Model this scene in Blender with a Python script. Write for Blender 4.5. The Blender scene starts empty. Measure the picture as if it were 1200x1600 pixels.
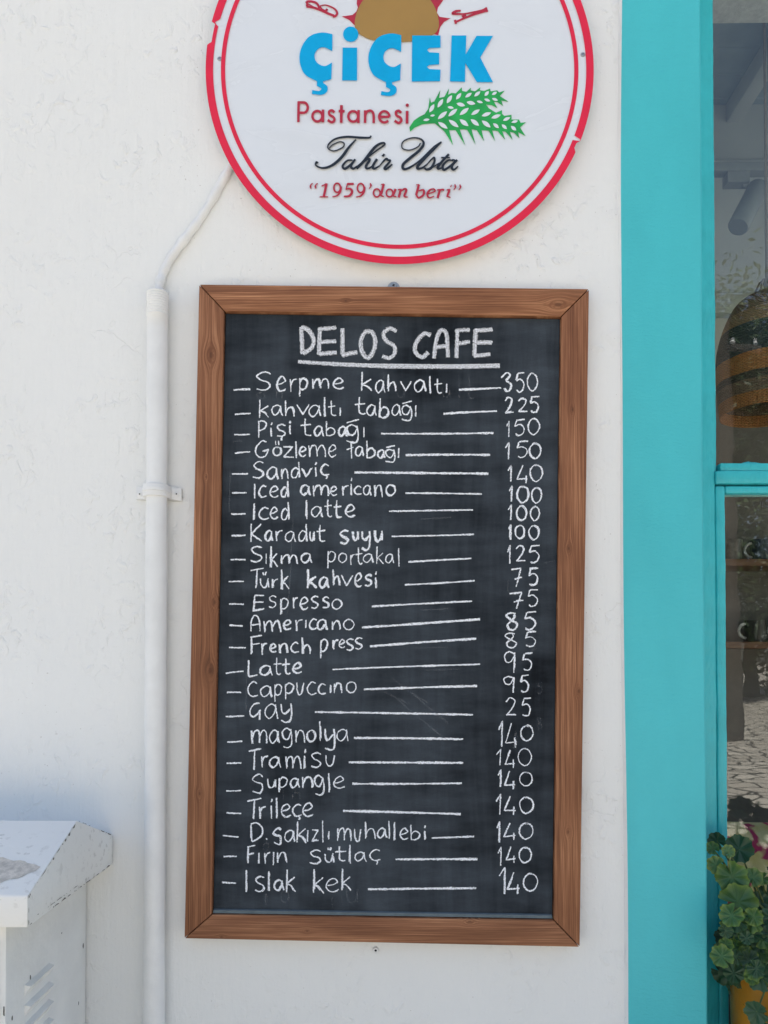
import bpy, bmesh, math, random
from mathutils import Vector, Matrix
from mathutils.geometry import tessellate_polygon
R = math.radians
sc = bpy.context.scene
COL = sc.collection
random.seed(7)

# ------------------------------------------------------------------ camera
CAM = Vector((0.0, -1.38, 1.50))
PITCH, YAW, SHIFT = R(1.0), R(0.7), 0.17
cd = bpy.data.cameras.new("camera"); cam = bpy.data.objects.new("camera", cd); COL.objects.link(cam)
cam.location = CAM; cam.rotation_euler = (R(90) + PITCH, 0, YAW)
cd.sensor_fit = 'HORIZONTAL'; cd.sensor_width = 36; cd.lens = 36; cd.shift_y = SHIFT
# with a portrait frame the horizontal fit keeps f = 1200 px for a 1200 px width
cd.clip_start = 0.02; cd.clip_end = 500
sc.camera = cam
ROT = Matrix.Rotation(YAW, 3, 'Z') @ Matrix.Rotation(R(90) + PITCH, 3, 'X')
def P(px, py, Y=0.0):
    """point of the plane Y = const that is seen at a measured place of the photograph"""
    d = ROT @ Vector(((px - 600) / 1200, (800 - py) / 1200 + SHIFT, -1))
    return CAM + d * ((Y - CAM.y) / d.y)

# ------------------------------------------------------------------ light
SUN_EL, SUN_AZ = R(67), R(-18)        # sun stands behind the shop, a little to the left
w = bpy.data.worlds.new("World"); sc.world = w; w.use_nodes = True
nt = w.node_tree; bg = nt.nodes["Background"]
sky = nt.nodes.new("ShaderNodeTexSky"); sky.sky_type = 'NISHITA'; sky.sun_disc = False
sky.sun_elevation = SUN_EL; sky.sun_rotation = SUN_AZ
sky.air_density = 1.0; sky.dust_density = 2.0; sky.ozone_density = 0.25
bw = nt.nodes.new("ShaderNodeRGBToBW"); mx = nt.nodes.new("ShaderNodeMix"); mx.data_type = 'RGBA'
mx.inputs[0].default_value = 0.22      # thin white haze in the summer sky
nt.links.new(sky.outputs[0], bw.inputs[0]); nt.links.new(sky.outputs[0], mx.inputs[6]); nt.links.new(bw.outputs[0], mx.inputs[7])
nt.links.new(mx.outputs[2], bg.inputs[0]); bg.inputs[1].default_value = 0.12
sd = bpy.data.lights.new("sun", 'SUN'); sd.energy = 5.0; sd.angle = R(0.5); sd.color = (1.0, 0.965, 0.87)
so = bpy.data.objects.new("sun", sd); COL.objects.link(so)
sdir = Vector((math.sin(SUN_AZ) * math.cos(SUN_EL), math.cos(SUN_AZ) * math.cos(SUN_EL), math.sin(SUN_EL)))
so.rotation_euler = sdir.to_track_quat('Z', 'Y').to_euler(); so.location = (0, 0, 20)
vs = sc.view_settings; vs.view_transform = 'Standard'; vs.look = 'None'; vs.gamma = 1; vs.exposure = 1.23
sc.cycles.max_bounces = 10; sc.cycles.transparent_max_bounces = 24

# ------------------------------------------------------------------ helpers
class M:
    def __init__(s): s.v = []; s.f = []; s.mi = []; s.uv = {}
    def add(s, vs, fs, mi=0, uvs=None):
        b = len(s.v); s.v += [Vector(p) for p in vs]
        for f in fs:
            if uvs: s.uv[len(s.f)] = [uvs[i] for i in f]
            s.f.append([i + b for i in f]); s.mi.append(mi)
        return s
    def box(s, x0, x1, y0, y1, z0, z1, mi=0):
        c = [(x, y, z) for x in (x0, x1) for y in (y0, y1) for z in (z0, z1)]
        return s.add(c, [(0, 1, 3, 2), (4, 6, 7, 5), (0, 4, 5, 1), (2, 3, 7, 6), (0, 2, 6, 4), (1, 5, 7, 3)], mi)
    def prism(s, a, b, mi=0):
        """solid between two matching rings a (front) and b (back)"""
        n = len(a); fs = [list(range(n)), list(range(2 * n - 1, n - 1, -1))]
        fs += [(i, i + n, (i + 1) % n + n, (i + 1) % n) for i in range(n)]
        return s.add(list(a) + list(b), fs, mi)
    def tube(s, pts, r, n=12, mi=0, cap=True):
        pts = [Vector(p) for p in pts]; rs = r if isinstance(r, (list, tuple)) else [r] * len(pts)
        ring = []; up = Vector((0.123, 0.3, 0.94))
        for i, p in enumerate(pts):
            t = (pts[min(i + 1, len(pts) - 1)] - pts[max(i - 1, 0)]).normalized()
            a = t.cross(up).normalized(); b = t.cross(a)
            ring += [p + (a * math.cos(2 * math.pi * k / n) + b * math.sin(2 * math.pi * k / n)) * rs[i] for k in range(n)]
        fs = [(i * n + k, i * n + (k + 1) % n, (i + 1) * n + (k + 1) % n, (i + 1) * n + k) for i in range(len(pts) - 1) for k in range(n)]
        if cap: fs += [list(range(n)), list(range(len(pts) * n - 1, (len(pts) - 1) * n - 1, -1))]
        return s.add(ring, fs, mi)
    def lathe(s, c, prof, n=32, mi=0):
        c = Vector(c); ring = []
        for r, z in prof: ring += [c + Vector((r * math.cos(2 * math.pi * k / n), r * math.sin(2 * math.pi * k / n), z)) for k in range(n)]
        return s.add(ring, [(i * n + k, i * n + (k + 1) % n, (i + 1) * n + (k + 1) % n, (i + 1) * n + k) for i in range(len(prof) - 1) for k in range(n)], mi)
def obj(name, m, mats, parent=None, loc=None, smooth=False, bevel=0, seg=2, angle=35):
    me = bpy.data.meshes.new(name)
    o = bpy.data.objects.new(name, me); COL.objects.link(o)
    base = Vector((0, 0, 0))
    if parent is not None:
        o.parent = parent; q = parent
        while q: base += q.location; q = q.parent
    elif loc is not None:
        o.location = loc; base = Vector(loc)
    me.from_pydata([v - base for v in m.v], [], m.f); me.update()
    if not isinstance(mats, (list, tuple)): mats = [mats]
    for mt in mats: me.materials.append(mt)
    for p, k in zip(me.polygons, m.mi): p.material_index = k
    if m.uv:
        uvl = me.uv_layers.new(name="UVMap")
        for fi, uvs in m.uv.items():
            for li, u in zip(me.polygons[fi].loop_indices, uvs): uvl.data[li].uv = u
    bm = bmesh.new(); bm.from_mesh(me)
    if not m.uv: bmesh.ops.recalc_face_normals(bm, faces=bm.faces)
    if bevel:
        es = [e for e in bm.edges if len(e.link_faces) == 2 and e.calc_face_angle(0) > R(30)]
        bmesh.ops.bevel(bm, geom=es, offset=bevel, segments=seg, profile=0.5, affect='EDGES')
    bm.to_mesh(me); bm.free()
    if smooth or bevel:
        me.polygons.foreach_set("use_smooth", [True] * len(me.polygons))
        try: me.set_sharp_from_angle(angle=R(angle))
        except Exception: pass
    return o
def tag(o, label, cat=None, group=None, kind=None):
    if label: o["label"] = label
    if cat: o["category"] = cat
    if group: o["group"] = group
    if kind: o["kind"] = kind
    return o
def thing(name, loc, label, cat, group=None):
    o = bpy.data.objects.new(name, None); COL.objects.link(o); o.location = loc
    o.empty_display_size = 0.05
    return tag(o, label, cat, group)
def copy_tree(o, parent=None):
    c = o.copy(); COL.objects.link(c)
    if parent is not None: c.parent = parent
    for ch in list(o.children): copy_tree(ch, c)
    return c

# ------------------------------------------------------------------ materials
class N:
    """tiny node helper around one material"""
    def __init__(s, name):
        s.m = bpy.data.materials.new(name); s.m.use_nodes = True; s.t = s.m.node_tree
        s.b = s.t.nodes["Principled BSDF"]; s.out = s.t.nodes["Material Output"]
    def n(s, kind, **kw):
        x = s.t.nodes.new(kind)
        for k, v in kw.items(): setattr(x, k, v)
        return x
    def l(s, a, b): s.t.links.new(a, b)
    def pos(s, scale=(1, 1, 1), rot=(0, 0, 0)):
        g = s.n("ShaderNodeNewGeometry"); mp = s.n("ShaderNodeMapping")
        mp.inputs["Scale"].default_value = scale; mp.inputs["Rotation"].default_value = rot
        s.l(g.outputs["Position"], mp.inputs[0]); return mp.outputs[0]
    def noise(s, vec, scale=5, detail=4, rough=0.5, dist=0):
        x = s.n("ShaderNodeTexNoise"); x.inputs["Scale"].default_value = scale; x.inputs["Detail"].default_value = detail
        x.inputs["Roughness"].default_value = rough; x.inputs["Distortion"].default_value = dist
        s.l(vec, x.inputs["Vector"]); return x.outputs[0]
    def ramp(s, fac, stops):
        x = s.n("ShaderNodeValToRGB"); e = x.color_ramp.elements
        while len(e) < len(stops): e.new(0.5)
        for el, (p, c) in zip(e, stops):
            el.position = p; el.color = (c, c, c, 1) if isinstance(c, (int, float)) else (*c, 1)
        s.l(fac, x.inputs[0]); return x.outputs[0]
    def math(s, op, a, b=0.0, clamp=False):
        x = s.n("ShaderNodeMath"); x.operation = op; x.use_clamp = clamp
        for i, v in enumerate((a, b)):
            if isinstance(v, (int, float)): x.inputs[i].default_value = v
            else: s.l(v, x.inputs[i])
        return x.outputs[0]
    def mix(s, fac, a, b, mode='MIX'):
        x = s.n("ShaderNodeMix"); x.data_type = 'RGBA'; x.blend_type = mode
        for i, v in ((0, fac), (6, a), (7, b)):
            if isinstance(v, (int, float)): x.inputs[i].default_value = v if i == 0 else (v, v, v, 1)
            elif isinstance(v, tuple): x.inputs[i].default_value = (*v, 1)
            else: s.l(v, x.inputs[i])
        return x.outputs[2]
    def bump(s, h, dist=0.002, strength=1.0, prev=None):
        x = s.n("ShaderNodeBump"); x.inputs["Distance"].default_value = dist; x.inputs["Strength"].default_value = strength
        s.l(h, x.inputs["Height"])
        if prev is not None: s.l(prev, x.inputs["Normal"])
        return x.outputs[0]
    def set(s, col=None, rough=None, normal=None, **kw):
        for k, v in (("Base Color", col), ("Roughness", rough), ("Normal", normal)):
            if v is None: continue
            if isinstance(v, tuple): s.b.inputs[k].default_value = (*v, 1)
            elif isinstance(v, (int, float)): s.b.inputs[k].default_value = v
            else: s.l(v, s.b.inputs[k])
        for k, v in kw.items(): s.b.inputs[k.replace("_", " ")].default_value = v
        return s.m
def plain(name, col, rough=0.5, var=0.12, scale=40, bumpd=0.0004, **kw):
    k = N(name); p = k.pos(); n = k.noise(p, scale, 4)
    c = k.mix(k.ramp(n, [(0.3, 0), (0.7, 1)]), tuple(x * (1 - var) for x in col), tuple(min(1, x * (1 + var)) for x in col))
    return k.set(c, rough, k.bump(k.noise(p, scale * 6, 3), bumpd), **kw)

def m_plaster(name, col=(0.80, 0.812, 0.80)):
    k = N(name); p = k.pos()
    h1 = k.noise(p, 5, 2)                                   # trowelled waves
    h2 = k.noise(k.pos((90, 90, 9)), 1.0, 4, 0.6)          # brush streaks, mostly vertical
    h3 = k.noise(k.pos((1, 1, 0.8)), 52, 4, 0.55, 0.5)                       # lumps of old limewash
    h3 = k.math('MULTIPLY', k.ramp(h3, [(0.53, 0), (0.64, 0.6), (0.72, 1)]), k.ramp(k.noise(p, 5.5, 4), [(0.45, 0.12), (0.64, 1)]))
    v = k.n("ShaderNodeTexVoronoi"); v.feature = 'DISTANCE_TO_EDGE'; v.inputs["Scale"].default_value = 9
    wv = k.n("ShaderNodeVectorMath"); wv.operation = 'ADD'
    nn = k.n("ShaderNodeTexNoise"); nn.inputs["Scale"].default_value = 14; nn.inputs["Detail"].default_value = 3
    k.l(p, nn.inputs["Vector"]); sc_ = k.n("ShaderNodeVectorMath"); sc_.operation = 'SCALE'; sc_.inputs[3].default_value = 0.12
    k.l(nn.outputs["Color"], sc_.inputs[0]); k.l(p, wv.inputs[0]); k.l(sc_.outputs[0], wv.inputs[1]); k.l(wv.outputs[0], v.inputs["Vector"])
    crack = k.ramp(v.outputs["Distance"], [(0.0, 0), (0.012, 1)])
    mask = k.ramp(k.noise(p, 7, 2), [(0.60, 1), (0.64, 0)])       # only here and there
    crack = k.math('MAXIMUM', crack, mask)
    b = k.bump(h1, 0.012, 0.35); b = k.bump(h2, 0.0014, 0.8, b); b = k.bump(h3, 0.0023, 0.85, b); b = k.bump(crack, 0.0011, 0.6, b)
    fine = k.noise(p, 160, 4, 0.6); b = k.bump(fine, 0.0009, 0.65, b)
    spots = k.ramp(k.noise(p, 210, 1), [(0.765, 0), (0.79, 1)])
    c = k.mix(k.ramp(k.noise(p, 2.6, 4), [(0.35, 0), (0.7, 1)]), col, tuple(x * 0.982 for x in col))
    c = k.mix(k.math('MULTIPLY', spots, 0.45), c, (0.33, 0.30, 0.27))
    return k.set(c, 0.62, b)

def m_teal(name, col, rough_bump=False):
    k = N(name); p = k.pos()
    if rough_bump:
        h = k.noise(k.pos((70, 70, 12)), 1, 5, 0.65); b = k.bump(h, 0.0022, 0.9)
        h2 = k.ramp(k.noise(k.pos((1, 1, .45)), 75, 4, 0.55), [(0.35, 0), (0.65, 1)]); b = k.bump(h2, 0.0011, 0.7, b)
        n = k.noise(p, 30, 4)
        c = k.mix(k.ramp(n, [(0.3, 0), (0.75, 1)]), tuple(x * 0.93 for x in col), tuple(x * 1.04 for x in col))
        return k.set(c, 0.38, b)
    b = k.bump(k.noise(p, 4, 2), 0.01, 0.5); b = k.bump(k.noise(k.pos((1, 1, 2.2)), 110, 5, 0.6), 0.0013, 0.8, b)
    b = k.bump(k.noise(k.pos((50, 50, 6)), 1, 4), 0.0006, 0.6, b)
    c = k.mix(k.ramp(k.noise(k.pos((3, 3, 1.2)), 1.6, 5, 0.6), [(0.3, 0), (0.7, 1)]), tuple(x * 0.92 for x in col), tuple(min(1, x * 1.05 + 0.006) for x in col))
    return k.set(c, 0.5, b)

def m_wood(name, along, seed, knots, base=1.0):
    """stained pine; along = 'X' or 'Z'; knots = list of (x, z, size) on the frame"""
    k = N(name); g = k.n("ShaderNodeNewGeometry"); sp = k.n("ShaderNodeSeparateXYZ"); k.l(g.outputs["Position"], sp.inputs[0])
    X, Y, Z = sp.outputs
    u, v = (X, Z) if along == 'X' else (Z, X)
    warp = k.noise(k.pos((2.2, 2.2, 16) if along == 'X' else (16, 2.2, 2.2)), 1.3, 2)
    vv = k.math('ADD', v, k.math('MULTIPLY', warp, 0.006))
    dark = None
    for (kx, kz, r) in knots:
        a, c = (kx, kz) if along == 'X' else (kz, kx)
        du = k.math('MULTIPLY', k.math('SUBTRACT', u, a), 0.55); dv = k.math('SUBTRACT', v, c)
        d2 = k.math('ADD', k.math('MULTIPLY', du, du), k.math('MULTIPLY', dv, dv))
        d = k.math('DIVIDE', k.math('SQRT', d2), r)
        fall = k.math('POWER', 2.718, k.math('MULTIPLY', k.math('MULTIPLY', d, d), -0.35))
        vv = k.math('ADD', vv, k.math('MULTIPLY', fall, k.math('MULTIPLY', dv, -1.4)))
        core = k.math('SUBTRACT', 1.0, k.math('MULTIPLY', d, 1.25), clamp=True)
        ring = k.math('MULTIPLY', k.math('ADD', k.math('SINE', k.math('MULTIPLY', d, 9.0)), 1.0), k.math('MULTIPLY', fall, 0.22))
        core = k.math('ADD', k.math('MULTIPLY', core, 1.1), ring)
        dark = core if dark is None else k.math('MAXIMUM', dark, core)
    cb = k.n("ShaderNodeCombineXYZ"); k.l(k.math('ADD', k.math('MULTIPLY', u, 2.2), seed), cb.inputs[0]); k.l(k.math('MULTIPLY', vv, 250), cb.inputs[1]); k.l(k.math('MULTIPLY', Y, 60), cb.inputs[2])
    g1 = k.noise(cb.outputs[0], 1.0, 3, 0.55)
    cb2 = k.n("ShaderNodeCombineXYZ"); k.l(k.math('ADD', k.math('MULTIPLY', u, 9), seed * 3), cb2.inputs[0]); k.l(k.math('MULTIPLY', vv, 900), cb2.inputs[1])
    g2 = k.noise(cb2.outputs[0], 1.0, 3, 0.6)
    cb3 = k.n("ShaderNodeCombineXYZ"); k.l(k.math('MULTIPLY', u, 5), cb3.inputs[0]); k.l(k.math('MULTIPLY', vv, 26), cb3.inputs[1]); cb3.inputs[2].default_value = seed
    g3 = k.noise(cb3.outputs[0], 1.0, 3, 0.5)
    f = k.math('ADD', k.math('MULTIPLY', g1, 0.36), k.math('ADD', k.math('MULTIPLY', g2, 0.56), k.math('MULTIPLY', g3, 0.28)))
    c = k.ramp(f, [(0.42, (0.092 * base, 0.035 * base, 0.016 * base)), (0.53, (0.185 * base, 0.074 * base, 0.034 * base)), (0.63, (0.275 * base, 0.116 * base, 0.055 * base)), (0.78, (0.52 * base, 0.26 * base, 0.135 * base))])
    if dark is not None: c = k.mix(k.math('MULTIPLY', k.math('MINIMUM', dark, 1.0), 0.62), c, (0.075, 0.026, 0.012))
    b = k.bump(g2, 0.0005, 0.6); b = k.bump(g1, 0.0006, 0.5, b)
    return k.set(c, 0.6, b, Specular_IOR_Level=0.28)

def m_slate():
    k = N("slate_board"); p = k.pos()
    wipe = k.noise(k.pos((21, 21, 1.9), (0, R(2), 0)), 1, 6, 0.66, 0.4)                 # vertical wipes of a dusty cloth
    wipe2 = k.noise(k.pos((9, 9, 30), (0, R(24), 0)), 1, 4, 0.55)
    cloud = k.noise(p, 3.2, 4, 0.55)
    grain = k.noise(p, 900, 2, 0.7); weave = k.noise(k.pos((60, 60, 700)), 1, 3, 0.7)
    f = k.math('ADD', k.math('MULTIPLY', wipe, 0.36), k.math('ADD', k.math('MULTIPLY', cloud, 0.62), k.math('MULTIPLY', wipe2, 0.36)))
    f = k.ramp(f, [(0.50, 0), (0.92, 1)])
    f = k.math('MULTIPLY', f, k.math('ADD', 0.45, k.math('ADD', k.math('MULTIPLY', grain, 0.6), k.math('MULTIPLY', weave, 0.5))))
    specks = k.ramp(k.noise(p, 420, 2), [(0.76, 0), (0.80, 0.6)])
    f = k.math('MAXIMUM', k.math('MULTIPLY', f, 0.40), k.math('MULTIPLY', specks, 0.35))
    c = k.mix(f, (0.0045, 0.0072, 0.0110), (0.180, 0.220, 0.265))
    b = k.bump(grain, 0.0002, 0.5)
    return k.set(c, 0.72, b, Specular_IOR_Level=0.16)

def m_chalk(name, lo, hi, col, opac=1.0):
    k = N(name); p = k.pos()
    uv = k.n("ShaderNodeUVMap"); sp = k.n("ShaderNodeSeparateXYZ"); k.l(uv.outputs[0], sp.inputs[0])
    e = k.math('ABSOLUTE', k.math('SUBTRACT', sp.outputs[1], 0.5))   # 0 centre .. 0.5 edge
    cb = k.n("ShaderNodeCombineXYZ"); k.l(k.math('MULTIPLY', sp.outputs[0], 260), cb.inputs[0]); k.l(k.math('MULTIPLY', sp.outputs[1], 3.5), cb.inputs[1])
    streak = k.noise(cb.outputs[0], 1, 2, 0.6)
    grain = k.noise(p, 620, 3, 0.65)
    a = k.math('ADD', k.math('MULTIPLY', grain, 0.62), k.math('MULTIPLY', streak, 0.38))
    a = k.math('SUBTRACT', a, k.math('MULTIPLY', k.math('POWER', k.math('MULTIPLY', e, 2), 3.0), 0.20))
    a = k.math('MULTIPLY', k.ramp(a, [(lo, 0), (hi, 1)]), opac)
    tr = k.n("ShaderNodeBsdfTransparent"); ms = k.n("ShaderNodeMixShader")
    k.set(col, 0.9, k.bump(grain, 0.0004, 0.7), Specular_IOR_Level=0.1)
    k.l(a, ms.inputs[0]); k.l(tr.outputs[0], ms.inputs[1]); k.l(k.b.outputs[0], ms.inputs[2]); k.l(ms.outputs[0], k.out.inputs[0])
    return k.m

def m_glass(name="window_glass"):
    k = N(name)
    lw = k.n("ShaderNodeLayerWeight"); lw.inputs[0].default_value = 0.5     # Schlick, the same from both sides of the thin pane
    fr = k.math('ADD', k.math('MULTIPLY', k.math('POWER', lw.outputs["Facing"], 5.0), 0.92), 0.078)
    tr = k.n("ShaderNodeBsdfTransparent"); tr.inputs[0].default_value = (0.93, 0.96, 0.95, 1)
    gl = k.n("ShaderNodeBsdfGlossy"); gl.inputs["Roughness"].default_value = 0.0
    k.l(k.bump(k.noise(k.pos(), 6, 2), 0.0012, 0.25), gl.inputs["Normal"])
    ms = k.n("ShaderNodeMixShader"); k.l(fr, ms.inputs[0]); k.l(tr.outputs[0], ms.inputs[1]); k.l(gl.outputs[0], ms.inputs[2])
    k.l(ms.outputs[0], k.out.inputs[0]); k.t.nodes.remove(k.b); return k.m

PLASTER = m_plaster("white_limewash")
TEAL = m_teal("teal_wall_paint", (0.055, 0.51, 0.565))
TEALW = m_teal("teal_gloss_on_wood", (0.046, 0.53, 0.58), True)
SLATE = m_slate()
CHALK = m_chalk("chalk", 0.37, 0.47, (0.86, 0.89, 0.94))
CHALKW = m_chalk("chalk_broad", 0.34, 0.52, (0.70, 0.72, 0.76))
GHOST = m_chalk("wiped_chalk", 0.40, 0.75, (0.55, 0.58, 0.63), 0.24)
GLASS = m_glass()
PVC = plain("white_painted_pipe", (0.76, 0.77, 0.765), 0.42, 0.04, 25, 0.0006)
BOXP = plain("white_painted_cabinet", (0.82, 0.82, 0.79), 0.55, 0.05, 14, 0.0010)
CHIP = plain("bare_chipped_edge", (0.12, 0.115, 0.10), 0.85, 0.4, 300)
METAL = plain("zinc_metal", (0.42, 0.43, 0.43), 0.35, 0.1, 200, 0.0002, Metallic=0.8)
DARK = plain("hole_shade", (0.02, 0.02, 0.02), 0.8)  # near-black colour stands in for shade inside holes and screw slots
def m_acrylic():
    k = N("white_acrylic"); p = k.pos()
    sm = k.ramp(k.noise(k.pos((2.2, 2.2, 5.5), (0, R(38), 0)), 1.5, 4, 0.6, 1.2), [(0.52, 0), (0.66, 1)])     # wiped-over dust
    dust = k.ramp(k.noise(p, 260, 2), [(0.74, 0), (0.80, 1)])
    c = k.mix(k.math('ADD', k.math('MULTIPLY', sm, 0.16), k.math('MULTIPLY', dust, 0.35)), (0.715, 0.755, 0.805), (0.58, 0.60, 0.63))
    return k.set(c, k.math('ADD', 0.16, k.math('MULTIPLY', sm, 0.25)), k.bump(k.noise(p, 3, 2), 0.0008, 0.3))
ACRYL = m_acrylic()
RED = plain("red_vinyl", (0.74, 0.012, 0.05), 0.35, 0.06, 30, 0.0001)
REDEDGE = plain("red_bleed_edge", (0.80, 0.25, 0.29), 0.4, 0.05)  # pink colour stands for red light bleeding into the translucent edge
DRED = plain("dark_red_letter", (0.44, 0.018, 0.045), 0.4, 0.05)
BLUE = plain("cyan_letter", (0.0, 0.38, 0.74), 0.4, 0.04, Specular_IOR_Level=0.25)
GOLD = plain("gold_vinyl", (0.36, 0.21, 0.05), 0.42, 0.06, 12)
GREEN = plain("green_vinyl", (0.018, 0.37, 0.075), 0.4, 0.22, 30)
BLACK = plain("black_letter", (0.012, 0.017, 0.026), 0.3, 0.1)

# ------------------------------------------------------------------ street
def m_cobble():
    k = N("cobbles"); p = k.pos((1, 1, 1))
    nz = k.n("ShaderNodeTexNoise"); nz.inputs["Scale"].default_value = 1.6; k.l(p, nz.inputs["Vector"])
    sc_ = k.n("ShaderNodeVectorMath"); sc_.operation = 'SCALE'; sc_.inputs[3].default_value = 0.25; k.l(nz.outputs["Color"], sc_.inputs[0])
    ad = k.n("ShaderNodeVectorMath"); ad.operation = 'ADD'; k.l(p, ad.inputs[0]); k.l(sc_.outputs[0], ad.inputs[1])
    v = k.n("ShaderNodeTexVoronoi"); v.feature = 'DISTANCE_TO_EDGE'; v.inputs["Scale"].default_value = 3.5; k.l(ad.outputs[0], v.inputs["Vector"])
    v2 = k.n("ShaderNodeTexVoronoi"); v2.inputs["Scale"].default_value = 3.5; k.l(ad.outputs[0], v2.inputs["Vector"])
    j = k.ramp(v.outputs["Distance"], [(0.02, 0), (0.075, 1)])
    st = k.mix(k.ramp(v2.outputs["Color"], [(0, 0), (1, 1)]), (0.44, 0.39, 0.33), (0.64, 0.58, 0.50))
    c = k.mix(j, (0.085, 0.075, 0.06), st)
    return k.set(c, 0.75, k.bump(k.math('ADD', j, k.math('MULTIPLY', k.noise(p, 14, 4), 0.4)), 0.05, 0.8))
g = M(); g.add([(-120, -160, 0), (120, -160, 0), (120, 60, 0), (-120, 60, 0)], [(0, 1, 2, 3)])
tag(obj("cobbled_street", g, m_cobble()), None, None, None, "structure")

# ------------------------------------------------------------------ shop building
XL = P(974, 800, 0).x                   # left edge of the teal surround
XR = P(1101, 800, -0.012).x             # its right edge = left edge of the window recess
XW = XR + 1.05                          # right edge of the recess
ZS, ZT, ZB = 0.69, 3.05, 4.3            # sill, head, parapet
DEP = 0.19                              # depth of the recess
shop = thing("shop_building", (XL, 0.2, 0), "white limewashed shop front with a broad teal band beside its window", "building")
# white wall as one lumpy sheet with thickness
def lump(x, z):
    return 0.0028 * math.sin(3.1 * x + 1.7 * z) + 0.0022 * math.sin(7.3 * x - 2.9 * z + 1) + 0.0012 * math.sin(13 * x + 9 * z)
def wall_piece(x0, x1, z0, z1, round_right=False):
    m = M(); nx = max(2, int((x1 - x0) / 0.04)); nz = max(2, int((z1 - z0) / 0.05)); vs = []
    for j in range(nz + 1):
        for i in range(nx + 1):
            x = x0 + (x1 - x0) * i / nx; z = z0 + (z1 - z0) * j / nz
            vs.append((x, min(lump(x, z), 0.0), z))
    fs = [(j * (nx + 1) + i, j * (nx + 1) + i + 1, (j + 1) * (nx + 1) + i + 1, (j + 1) * (nx + 1) + i) for j in range(nz) for i in range(nx)]
    m.add(vs, fs); m.box(x0, x1, 0.006, 0.30, z0, z1); return m
obj("plaster_wall", wall_piece(-3.2, XL + 0.02, 0, ZB), PLASTER, shop, smooth=True)
obj("plaster_wall", wall_piece(XW + 0.125, XW + 1.9, 2.75, ZB), PLASTER, shop, smooth=True)  # opening left under this piece, added to let daylight into the room
obj("plaster_wall", wall_piece(XW + 1.9, XW + 3.2, 0, ZB), PLASTER, shop, smooth=True)
# teal surround, 12 mm proud, soft arris, slightly wavy left edge, white paint on the side that meets the wall
def band(xa, xb, left_white):
    m = M(); n = 70; L = []
    for j in range(n + 1):
        z = ZB * j / n
        wob = 0.0016 * math.sin(2.3 * z + 0.6) + 0.0011 * math.sin(7.1 * z) - 0.0035 * math.exp(-((z - 2.15) / 0.55) ** 2)
        wr = 0.0009 * math.sin(5.0 * z + 2)
        if left_white:
            L.append([(xa - 0.0045 + wob, 0.004, z), (xa - 0.0012 + wob, -0.009, z), (xa + wob, -0.0105, z), (xa + 0.004 + wob, -0.012, z), (xb - 0.006 + wr, -0.012, z), (xb - 0.0015 + wr, -0.0105, z), (xb + wr, -0.006, z), (xb + wr, 0.30, z)])
        else:
            L.append([(xa, 0.30, z), (xa, -0.006, z), (xa + 0.0015, -0.0105, z), (xa + 0.006, -0.012, z), (xb - 0.004, -0.012, z), (xb, -0.0105, z), (xb + 0.002, -0.008, z), (xb + 0.011, 0.004, z)])
    k = len(L[0]); vs = [p for r in L for p in r]
    for j in range(n):
        for i in range(k - 1):
            white = (i < 2) if left_white else (i >= k - 3)
            m.f.append([j * k + i, j * k + i + 1, (j + 1) * k + i + 1, (j + 1) * k + i]); m.mi.append(1 if white else 0)
    m.v = [Vector(p) for p in vs]; return m
obj("teal_band", band(XL, XR, True), [TEAL, PLASTER], shop, smooth=True, angle=60)
obj("teal_band", band(XW, XW + 0.125, False), [TEAL, PLASTER], shop, smooth=True, angle=60)
m = M().box(XR + 0.002, XW - 0.002, -0.004, 0.30, 0, ZS - 0.05); obj("apron_wall", m, TEAL, shop, bevel=0.004)
m = M().box(XR + 0.002, XW - 0.002, -0.012, 0.30, ZT, ZB); obj("head_wall", m, TEAL, shop, bevel=0.004)
m = M().box(XR + 0.003, XW - 0.003, -0.075, DEP - 0.002, ZS - 0.048, ZS); obj("window_sill", m, TEALW, shop, bevel=0.006)
# rest of the building: roof and far walls, so the sun cannot get in
m = M().box(-3.2, XW + 3.2, 0.0, 6.0, ZB + 0.001, ZB + 0.16); obj("roof_slab", m, PLASTER, shop)
m = M().box(-3.2, -3.0, 0.301, 6.0, 0, ZB); m.box(XL - 0.5, XL - 0.35, 0.301, 6.0, 0, ZB); obj("side_wall", m, PLASTER, shop)  # right end has no wall, left open to let sky light in

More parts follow.
